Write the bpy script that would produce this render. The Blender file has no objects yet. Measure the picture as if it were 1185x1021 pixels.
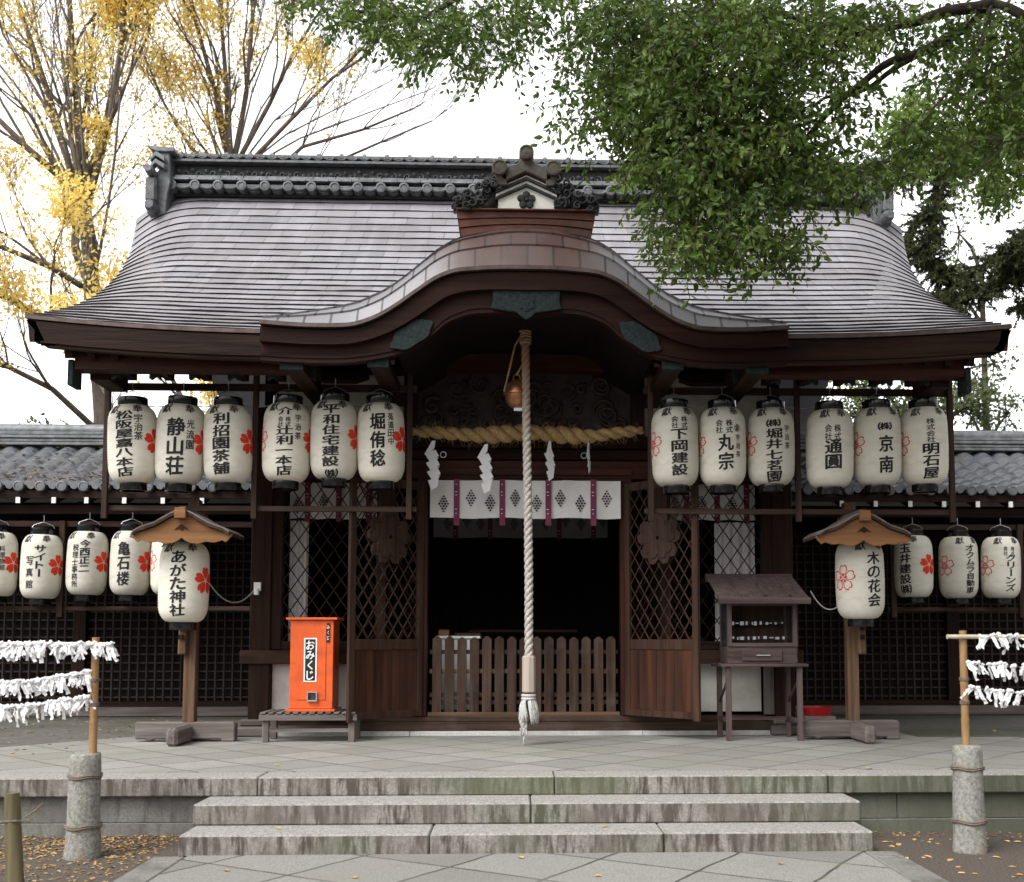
import bpy, bmesh, math, random
from mathutils import Vector, Matrix, noise
random.seed(7)
R=math.radians; PI=math.pi
# ------------------------------------------------------------ camera, sky, sun, exposure
S=bpy.context.scene
COL=S.collection
F=1250.; CAM=Vector((-0.10,0,1.6)); PITCH=R(4.5); YAW=R(2.0)
PX=597+F*math.tan(YAW); PY=742-F*math.tan(PITCH)
cd=bpy.data.cameras.new('camera'); cam=bpy.data.objects.new('camera',cd); COL.objects.link(cam)
cam.location=CAM; cam.rotation_euler=(R(90)+PITCH,0,-YAW)
cd.sensor_width=36; cd.lens=F/1185*36; cd.shift_x=-(PX-592.5)/1185; cd.shift_y=(PY-510.5)/1185
cd.clip_start=.1; cd.clip_end=500
cd.dof.use_dof=True; cd.dof.focus_distance=12.0; cd.dof.aperture_fstop=2.2
S.camera=cam
S.render.engine='CYCLES'
W=bpy.data.worlds.new("World"); S.world=W; W.use_nodes=True
nt=W.node_tree; nt.nodes.clear()
wo=nt.nodes.new('ShaderNodeOutputWorld'); bg=nt.nodes.new('ShaderNodeBackground')
sky=nt.nodes.new('ShaderNodeTexSky'); sky.sky_type='NISHITA'; sky.sun_disc=False
sky.sun_elevation=R(50); sky.sun_rotation=R(222); sky.air_density=1; sky.dust_density=6; sky.ozone_density=.6
hs=nt.nodes.new('ShaderNodeHueSaturation'); hs.inputs['Saturation'].default_value=.06; hs.inputs['Value'].default_value=3.5
nt.links.new(sky.outputs[0],hs.inputs['Color']); 
# overcast sky, bright beyond the hall; added dimming overhead and behind lowers the light
wtc=nt.nodes.new('ShaderNodeTexCoord'); wsp=nt.nodes.new('ShaderNodeSeparateXYZ'); wmr=nt.nodes.new('ShaderNodeMapRange'); wmr.interpolation_type='SMOOTHSTEP'
nt.links.new(wtc.outputs['Generated'],wsp.inputs[0]); nt.links.new(wsp.outputs['Y'],wmr.inputs[0])
wmr.inputs[1].default_value=.25; wmr.inputs[2].default_value=.88; wmr.inputs[3].default_value=.42; wmr.inputs[4].default_value=1.0
wmx=nt.nodes.new('ShaderNodeMixRGB'); wmx.blend_type='MULTIPLY'; wmx.inputs[0].default_value=1; nt.links.new(hs.outputs[0],wmx.inputs[1]); nt.links.new(wmr.outputs[0],wmx.inputs[2])
nt.links.new(wmx.outputs[0],bg.inputs[0]); nt.links.new(bg.outputs[0],wo.inputs[0])
bg.inputs[1].default_value=.15
sl=bpy.data.lights.new('sun','SUN'); sun=bpy.data.objects.new('sun',sl); COL.objects.link(sun)
sl.energy=.5; sl.angle=R(25); sl.color=(1,.97,.93)
az=R(222); el=R(50)
sd=Vector((math.sin(az)*math.cos(el),math.cos(az)*math.cos(el),math.sin(el)))
sun.rotation_euler=sd.to_track_quat('Z','Y').to_euler()
S.view_settings.view_transform='Standard'; S.view_settings.look='None'
S.view_settings.exposure=0.48; S.view_settings.gamma=1; S.view_settings.use_curve_mapping=False

_cy,_sy=math.cos(YAW),math.sin(YAW); _cp,_sp=math.cos(PITCH),math.sin(PITCH)
RV=Vector((_cy,-_sy,0)); FV=Vector((_sy*_cp,_cy*_cp,_sp)); UV_=Vector((-_sy*_sp,-_cy*_sp,_cp))
def at(px,py,Y):
    v=FV+RV*((px-PX)/F)+UV_*((PY-py)/F); return CAM+v*(Y/v.y)

# ------------------------------------------------------------ materials
MATS={}
def _ramp(n,stops):
    r=n.nodes.new('ShaderNodeValToRGB'); e=r.color_ramp.elements
    while len(e)<len(stops): e.new(.5)
    for i,(p,c) in enumerate(stops): e[i].position=p; e[i].color=(*c,1) if len(c)==3 else c
    return r
def mat(name,a,b=None,scale=6,stretch=(1,1,1),rough=.75,bump=.0,bscale=None,metal=0,spec=.3,dirt=None,dscale=1.2,dstretch=(1,1,1),dpos=(.5,.7),rand=0,trans=0,detail=6,coat=0,gap=(.32,.68)):
    """a,b two tones mixed by noise; dirt a third tone in large patches"""
    if name in MATS: return MATS[name]
    m=bpy.data.materials.new(name); m.use_nodes=True; n=m.node_tree; P=n.nodes['Principled BSDF']; L=n.links.new
    tc=n.nodes.new('ShaderNodeTexCoord')
    def nz(sc,st,det=detail):
        mp=n.nodes.new('ShaderNodeMapping'); mp.inputs['Scale'].default_value=st; L(tc.outputs['Object'],mp.inputs[0])
        x=n.nodes.new('ShaderNodeTexNoise'); x.inputs['Scale'].default_value=sc; x.inputs['Detail'].default_value=det; x.inputs['Roughness'].default_value=.62
        L(mp.outputs[0],x.inputs['Vector']); return x
    x=nz(scale,stretch); r=_ramp(n,[(gap[0],a),(gap[1],b or a)]); L(x.outputs[0],r.inputs[0]); out=r.outputs[0]
    if dirt:
        y=nz(dscale,dstretch); r2=_ramp(n,[(dpos[0],(0,0,0)),(dpos[1],(1,1,1))]); L(y.outputs[0],r2.inputs[0])
        mx=n.nodes.new('ShaderNodeMixRGB'); L(r2.outputs[0],mx.inputs[0]); L(out,mx.inputs[1]); mx.inputs[2].default_value=(*dirt,1); out=mx.outputs[0]
    if rand:
        oi=n.nodes.new('ShaderNodeObjectInfo'); mr=n.nodes.new('ShaderNodeMapRange'); mr.inputs[3].default_value=1-rand; mr.inputs[4].default_value=1+rand
        L(oi.outputs['Random'],mr.inputs[0]); h=n.nodes.new('ShaderNodeHueSaturation'); L(mr.outputs[0],h.inputs['Value']); L(out,h.inputs['Color']); out=h.outputs[0]
    L(out,P.inputs['Base Color']); P.inputs['Roughness'].default_value=rough; P.inputs['Metallic'].default_value=metal; P.inputs['Specular IOR Level'].default_value=spec
    if coat: P.inputs['Coat Weight'].default_value=coat
    if bump:
        z=nz(bscale or scale*2,stretch,4); bp=n.nodes.new('ShaderNodeBump'); bp.inputs['Strength'].default_value=bump; bp.inputs['Distance'].default_value=.02
        L(z.outputs[0],bp.inputs['Height']); L(bp.outputs[0],P.inputs['Normal'])
    if trans:
        t=n.nodes.new('ShaderNodeBsdfTranslucent'); L(out,t.inputs[0]); ms=n.nodes.new('ShaderNodeMixShader'); ms.inputs[0].default_value=trans
        L(P.outputs[0],ms.inputs[1]); L(t.outputs[0],ms.inputs[2]); L(ms.outputs[0],n.nodes['Material Output'].inputs[0])
    MATS[name]=m; return m
def wood(name,a,b,axis='Z',rough=.7,bump=.35,sc=14,**k):
    k.setdefault('spec',.10)
    st={'X':(.06,1,1),'Y':(1,.06,1),'Z':(1,1,.06)}[axis]
    return mat(name,a,b,scale=sc,stretch=st,rough=rough,bump=bump,bscale=sc*1.6,**k)
DK=((.009,.004,.003),(.030,.014,.009))
for ax in 'XYZ':
    wood('wood_dark_'+ax,*DK,axis=ax,rough=.6)
    wood('wood_red_'+ax,(.018,.006,.0045),(.055,.018,.011),axis=ax,rough=.55,dirt=(.02,.012,.01),dpos=(.5,.75))
    wood('wood_rack_'+ax,(.024,.014,.011),(.062,.038,.030),axis=ax)
    wood('wood_grey_'+ax,(.075,.062,.056),(.18,.155,.142),axis=ax,rough=.85,rand=.15)
    wood('wood_fence_'+ax,(.024,.014,.010),(.075,.048,.035),axis=ax,rough=.85,rand=.22,dirt=(.075,.062,.053),dscale=3,dpos=(.52,.8))
    wood('wood_door_'+ax,(.022,.012,.0085),(.060,.033,.022),axis=ax,rough=.7,dirt=(.055,.038,.03),dscale=4,dpos=(.6,.85)); wood('wood_brown_'+ax,(.05,.03,.019),(.15,.09,.055),axis=ax,rough=.75)
    wood('wood_light_'+ax,(.12,.056,.025),(.25,.125,.056),axis=ax,rough=.7,sc=10)
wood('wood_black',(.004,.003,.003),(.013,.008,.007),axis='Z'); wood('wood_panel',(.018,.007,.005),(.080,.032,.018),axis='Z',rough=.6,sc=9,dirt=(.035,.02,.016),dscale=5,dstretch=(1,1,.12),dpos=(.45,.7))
wood('wood_purple_X',(.048,.034,.032),(.11,.079,.075),axis='X',rough=.8,dirt=(.12,.05,.03),dscale=4,dpos=(.62,.72))
wood('wood_purple_Z',(.050,.036,.034),(.115,.083,.079),axis='Z',rough=.8,dirt=(.12,.05,.03),dscale=4,dpos=(.62,.72))
mat('gable_timber',(.008,.0032,.0025),(.026,.010,.007),scale=12,stretch=(.06,1,1),rough=.65,spec=.1,bump=.3); mat('carving',(.014,.009,.007),(.042,.027,.021),scale=9,rough=.6,bump=.4,dirt=(.10,.085,.075),dscale=5,dpos=(.66,.8))
mat('bronze_patina',(.012,.018,.018),(.028,.038,.037),scale=30,rough=.85,spec=.08,bump=.3)
mat('copper_lip',(.055,.035,.03),(.11,.08,.073),scale=8,rough=.5,metal=.3)
mat('copper_red',(.085,.03,.02),(.14,.055,.036),scale=5,stretch=(1,1,3),rough=.5,metal=.15,dirt=(.05,.035,.03))
mat('bell_copper',(.25,.11,.06),(.42,.20,.10),scale=6,rough=.35,metal=.8)
mat('plaster',(.50,.48,.44),(.62,.60,.56),scale=4,rough=.9,dirt=(.40,.37,.33),dscale=2.5,dpos=(.5,.8))
mat('plaster_white',(.72,.71,.65),(.80,.79,.73),scale=6,rough=.85,dirt=(.5,.47,.40),dscale=7,dpos=(.58,.8))
mat('tile_grey',(.075,.08,.085),(.19,.2,.21),scale=9,rough=.5,spec=.5,bump=.2,bscale=40,dirt=(.07,.07,.065),dscale=5,dpos=(.5,.7))
mat('tile_ridge',(.038,.040,.045),(.125,.13,.135),scale=12,rough=.5,spec=.5,bump=.3,bscale=40,dirt=(.045,.045,.045),dscale=8,dpos=(.48,.66))
mat('tile_dark',(.014,.014,.015),(.045,.045,.048),scale=14,rough=.6,spec=.25,bump=.3,bscale=40)
mat('oni_brown',(.06,.05,.042),(.13,.11,.095),scale=14,rough=.55,bump=.3)
mat('kawara',(.05,.054,.062),(.19,.20,.22),scale=5,rough=.36,spec=.45,rand=.0,dirt=(.09,.075,.06),dscale=5,dpos=(.5,.72))
mat('granite_top',(.36,.355,.34),(.56,.55,.53),scale=60,rough=.85,bump=.2,bscale=90,dirt=(.25,.24,.21),dscale=1.4,dpos=(.5,.75))
mat('black_gloss',(.005,.005,.006),(.009,.009,.010),rough=.14,spec=.5)
mat('black_ink',(.012,.011,.012),(.03,.028,.028),scale=8,rough=.8)
mat('flower_red',(.62,.035,.012),(.72,.055,.02),rough=.8,trans=.15)
mat('flower_pink',(.55,.03,.035),(.62,.05,.05),rough=.8,trans=.15)
mat('paper_shade',(.69,.66,.565),(.78,.755,.66),scale=5,stretch=(1,1,2),rough=.7,rand=.10,trans=.22,dirt=(.50,.44,.33),dscale=3,dstretch=(1,1,2.5),dpos=(.52,.85),bump=.08,bscale=30)
mat('paper_white',(.74,.74,.75),(.84,.84,.84),rough=.8,trans=.2,rand=.08)
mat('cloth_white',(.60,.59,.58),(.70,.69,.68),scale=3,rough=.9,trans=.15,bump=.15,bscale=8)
mat('cloth_shaded',(.22,.21,.20),(.28,.27,.26),scale=3,rough=.95); mat('cloth_purple',(.12,.022,.05),(.17,.035,.07),scale=6,rough=.85)  # inner curtain's cloth darkened; the room's shade is put into its colour
mat('straw',(.24,.15,.06),(.46,.32,.15),scale=40,stretch=(1,1,1),rough=.85,bump=.5,bscale=60)
mat('rope_white',(.28,.25,.22),(.50,.46,.42),scale=40,rough=.9,bump=.4,bscale=60)
mat('rope_brown',(.22,.14,.08),(.36,.25,.15),scale=40,rough=.9,bump=.4,bscale=60)
mat('tassel_cloth',(.30,.30,.29),(.50,.49,.47),scale=30,rough=.9)
wood('handle_wood',(.30,.245,.20),(.42,.36,.31),axis='Z',sc=20)
mat('orange_paint',(.60,.085,.012),(.68,.11,.018),scale=3,rough=.42,spec=.4,dirt=(.42,.055,.012),dscale=5,dpos=(.5,.75),bump=.06,bscale=12)
mat('white_paint',(.7,.7,.68),(.78,.78,.76),rough=.6)
mat('metal_grey',(.35,.37,.4),(.5,.52,.55),rough=.35,metal=.7)
mat('red_plastic',(.30,.012,.015),(.36,.02,.02),rough=.35)
mat('glass_dark',(.02,.02,.022),(.05,.05,.05),rough=.08,spec=.6)
mat('bamboo',(.20,.11,.045),(.34,.215,.10),scale=5,stretch=(3,3,.5),rough=.45,dirt=(.30,.15,.06),dscale=4,dpos=(.5,.75))
mat('bamboo_old',(.36,.31,.23),(.5,.45,.36),scale=9,rough=.6)
mat('twine',(.10,.075,.06),(.18,.14,.11),scale=30,rough=.9)
mat('stone_post',(.13,.128,.11),(.31,.30,.27),scale=38,rough=.9,bump=.5,bscale=70,dirt=(.30,.20,.11),dscale=2.6,dpos=(.6,.75))
mat('stake_wood',(.06,.05,.025),(.17,.14,.075),scale=10,stretch=(1,1,.08),rough=.85,bump=.4)
mat('bark',(.085,.07,.058),(.20,.165,.14),scale=9,stretch=(1,1,.3),rough=.9,bump=.5)
mat('bark_dark',(.02,.015,.012),(.06,.045,.035),scale=9,rough=.9,bump=.4)
mat('leaf_yellow',(.86,.62,.12),(.95,.82,.33),scale=.9,rough=.7,trans=.5,dirt=(.55,.36,.13),dscale=1.6,dpos=(.6,.8))
mat('leaf_green',(.035,.074,.010),(.108,.170,.024),scale=2.6,rough=.45,spec=.3,trans=.42,dirt=(.19,.26,.045),dscale=2.2,dpos=(.50,.74))
mat('leaf_conifer',(.045,.06,.025),(.13,.14,.06),scale=3,rough=.7,trans=.2)
mat('leaf_far',(.06,.085,.04),(.16,.19,.08),scale=1.5,rough=.8,trans=.3)
mat('leaf_fallen',(.50,.26,.06),(.70,.52,.18),scale=3,rough=.8,rand=.3)
mat('leaf_litter',(.20,.11,.045),(.52,.35,.15),scale=9,rough=.85,dirt=(.20,.11,.06),dscale=4)
mat('insulator',(.7,.7,.68),(.8,.8,.78),rough=.35)
mat('cable',(.25,.24,.23),(.33,.32,.31),rough=.6)
mat('ground_soil',(.055,.047,.041),(.135,.116,.102),scale=70,rough=.95,bump=1.0,bscale=70,dirt=(.12,.08,.048),dscale=14,dpos=(.5,.62),detail=9,gap=(.42,.58))
mat('yard_soil',(.075,.07,.062),(.135,.125,.11),scale=12,rough=.95,bump=.3,bscale=30,dirt=(.055,.06,.035),dscale=.8,dpos=(.45,.7))
def stain_stone(name,base,lo,st,green=True,dpos=(.43,.62)):
    if name in MATS: return MATS[name]
    m=mat(name,*base,scale=55,rough=.88,bump=.25,bscale=80,dirt=st,dscale=12,dstretch=(1.3,1,.22),dpos=dpos)
    n=m.node_tree; P=n.nodes['Principled BSDF']; L=n.links.new; src=P.inputs['Base Color'].links[0].from_socket
    tc=n.nodes['Texture Coordinate']
    def extra(src,scale,pos,col,seedv):
        mp=n.nodes.new('ShaderNodeMapping'); mp.inputs['Location'].default_value=(seedv,seedv,0); L(tc.outputs['Object'],mp.inputs[0])
        x=n.nodes.new('ShaderNodeTexNoise'); x.inputs['Scale'].default_value=scale; x.inputs['Detail'].default_value=7; L(mp.outputs[0],x.inputs['Vector'])
        r=_ramp(n,[(pos[0],(0,0,0)),(pos[1],(.8,.8,.8))]); L(x.outputs[0],r.inputs[0])
        mx=n.nodes.new('ShaderNodeMixRGB'); L(r.outputs[0],mx.inputs[0]); L(src,mx.inputs[1]); mx.inputs[2].default_value=(*col,1); return mx.outputs[0]
    src=extra(src,3.2,(.42,.68),lo,3.)
    if green: src=extra(src,.6,(.47,.66),(.085,.105,.05),11.)
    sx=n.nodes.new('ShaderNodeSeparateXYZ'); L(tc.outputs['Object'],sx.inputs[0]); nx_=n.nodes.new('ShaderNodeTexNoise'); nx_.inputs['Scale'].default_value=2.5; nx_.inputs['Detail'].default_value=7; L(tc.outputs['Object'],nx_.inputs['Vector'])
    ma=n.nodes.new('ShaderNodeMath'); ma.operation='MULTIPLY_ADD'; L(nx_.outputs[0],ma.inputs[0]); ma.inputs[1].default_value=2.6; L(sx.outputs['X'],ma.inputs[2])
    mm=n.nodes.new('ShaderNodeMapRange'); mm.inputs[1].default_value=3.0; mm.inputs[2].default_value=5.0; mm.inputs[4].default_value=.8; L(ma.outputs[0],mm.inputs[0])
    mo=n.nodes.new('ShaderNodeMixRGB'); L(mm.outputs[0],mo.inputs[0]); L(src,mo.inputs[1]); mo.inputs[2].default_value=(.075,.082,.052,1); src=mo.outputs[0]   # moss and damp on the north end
    # worn, rain-washed upper faces stay clean; drip stains only on upright faces
    ge=n.nodes.new('ShaderNodeNewGeometry'); sp=n.nodes.new('ShaderNodeSeparateXYZ'); L(ge.outputs['True Normal'],sp.inputs[0])
    mr=n.nodes.new('ShaderNodeMapRange'); mr.inputs[1].default_value=.3; mr.inputs[2].default_value=.8; L(sp.outputs['Z'],mr.inputs[0])
    x=n.nodes.new('ShaderNodeTexNoise'); x.inputs['Scale'].default_value=60; L(tc.outputs['Object'],x.inputs['Vector']); r=_ramp(n,[(.40,(.19,.18,.165)),(.60,(.33,.315,.29))]); L(x.outputs[0],r.inputs[0])
    mx=n.nodes.new('ShaderNodeMixRGB'); L(mr.outputs[0],mx.inputs[0]); L(src,mx.inputs[1]); L(r.outputs[0],mx.inputs[2]); src=mx.outputs[0]
    L(src,P.inputs['Base Color']); return m
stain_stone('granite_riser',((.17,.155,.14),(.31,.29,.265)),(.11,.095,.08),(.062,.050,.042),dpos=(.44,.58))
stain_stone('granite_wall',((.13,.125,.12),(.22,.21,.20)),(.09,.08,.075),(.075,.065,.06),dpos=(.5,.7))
def paving(name,cell,a,b,mortar,rot=45,bump=.5):
    m=bpy.data.materials.new(name); m.use_nodes=True; n=m.node_tree; P=n.nodes['Principled BSDF']; L=n.links.new
    tc=n.nodes.new('ShaderNodeTexCoord'); mp=n.nodes.new('ShaderNodeMapping'); mp.inputs['Rotation'].default_value=(0,0,R(rot)); L(tc.outputs['Object'],mp.inputs[0])
    wz=n.nodes.new('ShaderNodeTexNoise'); wz.inputs['Scale'].default_value=2; L(mp.outputs[0],wz.inputs['Vector'])
    wm=n.nodes.new('ShaderNodeMixRGB'); wm.inputs[0].default_value=.05; L(mp.outputs[0],wm.inputs[1]); L(wz.outputs['Color'],wm.inputs[2])
    br=n.nodes.new('ShaderNodeTexBrick'); br.offset=0; br.inputs['Scale'].default_value=1; br.inputs['Brick Width'].default_value=cell; br.inputs['Row Height'].default_value=cell
    br.inputs['Mortar Size'].default_value=.013; br.inputs['Mortar Smooth'].default_value=.5; br.inputs['Bias'].default_value=0
    br.inputs['Color1'].default_value=(*a,1); br.inputs['Color2'].default_value=(*b,1); br.inputs['Mortar'].default_value=(*mortar,1); L(wm.outputs[0],br.inputs['Vector'])
    out=br.outputs['Color']
    for sc,pos,col,f in ((75,(.44,.60),(.10,.098,.093),.6),(1.3,(.45,.72),(.21,.195,.17),.6),(5,(.55,.8),(.16,.15,.13),.5),(.55,(.55,.7),(.19,.19,.14),.55)):
        x=n.nodes.new('ShaderNodeTexNoise'); x.inputs['Scale'].default_value=sc; x.inputs['Detail'].default_value=6; L(tc.outputs['Object'],x.inputs['Vector'])
        r=_ramp(n,[(pos[0],(0,0,0)),(pos[1],(f,f,f))]); L(x.outputs[0],r.inputs[0])
        mx=n.nodes.new('ShaderNodeMixRGB'); L(r.outputs[0],mx.inputs[0]); L(out,mx.inputs[1]); mx.inputs[2].default_value=(*col,1); out=mx.outputs[0]
    L(out,P.inputs['Base Color']); P.inputs['Roughness'].default_value=.82; P.inputs['Specular IOR Level'].default_value=.3
    iv=n.nodes.new('ShaderNodeMath'); iv.operation='SUBTRACT'; iv.inputs[0].default_value=1; L(br.outputs['Fac'],iv.inputs[1])
    x=n.nodes.new('ShaderNodeTexNoise'); x.inputs['Scale'].default_value=40; L(tc.outputs['Object'],x.inputs['Vector'])
    ad=n.nodes.new('ShaderNodeMath'); ad.operation='MULTIPLY_ADD'; L(x.outputs[0],ad.inputs[0]); ad.inputs[1].default_value=.25; L(iv.outputs[0],ad.inputs[2])
    bp=n.nodes.new('ShaderNodeBump'); bp.inputs['Strength'].default_value=bump; bp.inputs['Distance'].default_value=.012; L(ad.outputs[0],bp.inputs['Height']); L(bp.outputs[0],P.inputs['Normal'])
    MATS[name]=m; return m
paving('paving_platform',.56,(.235,.225,.205),(.335,.32,.295),(.055,.05,.045),bump=.8)
paving('paving_path',.74,(.17,.165,.152),(.27,.262,.243),(.035,.035,.028),rot=33,bump=1.0)
def sheet_roof(name,c1,c2,c3,mortar,bw,rough,metal,mw=.006,flank=None):
    m=bpy.data.materials.new(name); m.use_nodes=True; n=m.node_tree; P=n.nodes['Principled BSDF']; L=n.links.new
    uv=n.nodes.new('ShaderNodeUVMap'); uv.uv_map='UVMap'
    br=n.nodes.new('ShaderNodeTexBrick'); br.offset=.37; br.inputs['Scale'].default_value=1; br.inputs['Brick Width'].default_value=bw; br.inputs['Row Height'].default_value=1
    br.inputs['Mortar Size'].default_value=mw; br.inputs['Mortar Smooth'].default_value=.2; br.inputs['Bias'].default_value=0
    br.inputs['Color1'].default_value=(*c1,1); br.inputs['Color2'].default_value=(*c2,1); br.inputs['Mortar'].default_value=(*mortar,1); L(uv.outputs[0],br.inputs['Vector'])
    tc=n.nodes.new('ShaderNodeTexCoord'); x=n.nodes.new('ShaderNodeTexNoise'); x.inputs['Scale'].default_value=.9; x.inputs['Detail'].default_value=6; L(tc.outputs['Object'],x.inputs['Vector'])
    r=_ramp(n,[(.42,(0,0,0)),(.7,(.8,.8,.8))]); L(x.outputs[0],r.inputs[0])
    mx=n.nodes.new('ShaderNodeMixRGB'); L(r.outputs[0],mx.inputs[0]); L(br.outputs['Color'],mx.inputs[1]); mx.inputs[2].default_value=(*c3,1)
    mp=n.nodes.new('ShaderNodeMapping'); mp.inputs['Scale'].default_value=(5,.35,.35); L(tc.outputs['Object'],mp.inputs[0])
    y=n.nodes.new('ShaderNodeTexNoise'); y.inputs['Scale'].default_value=1.4; y.inputs['Detail'].default_value=6; L(mp.outputs[0],y.inputs['Vector'])
    r2=_ramp(n,[(.45,(0,0,0)),(.8,(.22,.22,.22))]); L(y.outputs[0],r2.inputs[0])
    m2=n.nodes.new('ShaderNodeMixRGB'); L(r2.outputs[0],m2.inputs[0]); L(mx.outputs[0],m2.inputs[1]); m2.inputs[2].default_value=(c2[0]*1.6,c2[1]*1.65,c2[2]*1.7,1)
    last=m2.outputs[0]
    if flank:  # grey sheen of the gable roof's shoulders, put into the colour
        sx=n.nodes.new('ShaderNodeSeparateXYZ'); L(tc.outputs['Object'],sx.inputs[0]); ab=n.nodes.new('ShaderNodeMath'); ab.operation='ABSOLUTE'; L(sx.outputs['X'],ab.inputs[0])
        ad=n.nodes.new('ShaderNodeMath'); ad.operation='MULTIPLY_ADD'; L(x.outputs[0],ad.inputs[0]); ad.inputs[1].default_value=.9; L(ab.outputs[0],ad.inputs[2])
        mr=n.nodes.new('ShaderNodeMapRange'); mr.inputs[1].default_value=.95; mr.inputs[2].default_value=1.5; L(ad.outputs[0],mr.inputs[0])
        m3=n.nodes.new('ShaderNodeMixRGB'); m3.blend_type='MIX'; L(mr.outputs[0],m3.inputs[0]); L(last,m3.inputs[1])
        br2=n.nodes.new('ShaderNodeMixRGB'); br2.blend_type='MULTIPLY'; br2.inputs[0].default_value=1; L(br.outputs['Fac'],br2.inputs[0]); br2.inputs[1].default_value=(*flank,1); br2.inputs[2].default_value=(.3,.28,.28,1)
        L(br2.outputs[0],m3.inputs[2]); last=m3.outputs[0]
    L(last,P.inputs['Base Color']); P.inputs['Metallic'].default_value=metal
    rr=n.nodes.new('ShaderNodeMapRange'); rr.inputs[3].default_value=rough-.1; rr.inputs[4].default_value=rough+.14; L(y.outputs[0],rr.inputs[0]); L(rr.outputs[0],P.inputs['Roughness'])
    z=n.nodes.new('ShaderNodeTexNoise'); z.inputs['Scale'].default_value=5; L(tc.outputs['Object'],z.inputs['Vector'])
    bp=n.nodes.new('ShaderNodeBump'); bp.inputs['Strength'].default_value=.12; bp.inputs['Distance'].default_value=.02; L(z.outputs[0],bp.inputs['Height']); L(bp.outputs[0],P.inputs['Normal'])
    MATS[name]=m; return m
sheet_roof('roof_copper',(.205,.198,.212),(.285,.275,.292),(.175,.162,.168),(.10,.092,.10),.55,.47,.15)
sheet_roof('roof_copper_red',(.075,.034,.025),(.105,.06,.048),(.13,.10,.10),(.022,.014,.012),.27,.42,.2,.014,(.185,.18,.19))

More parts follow.
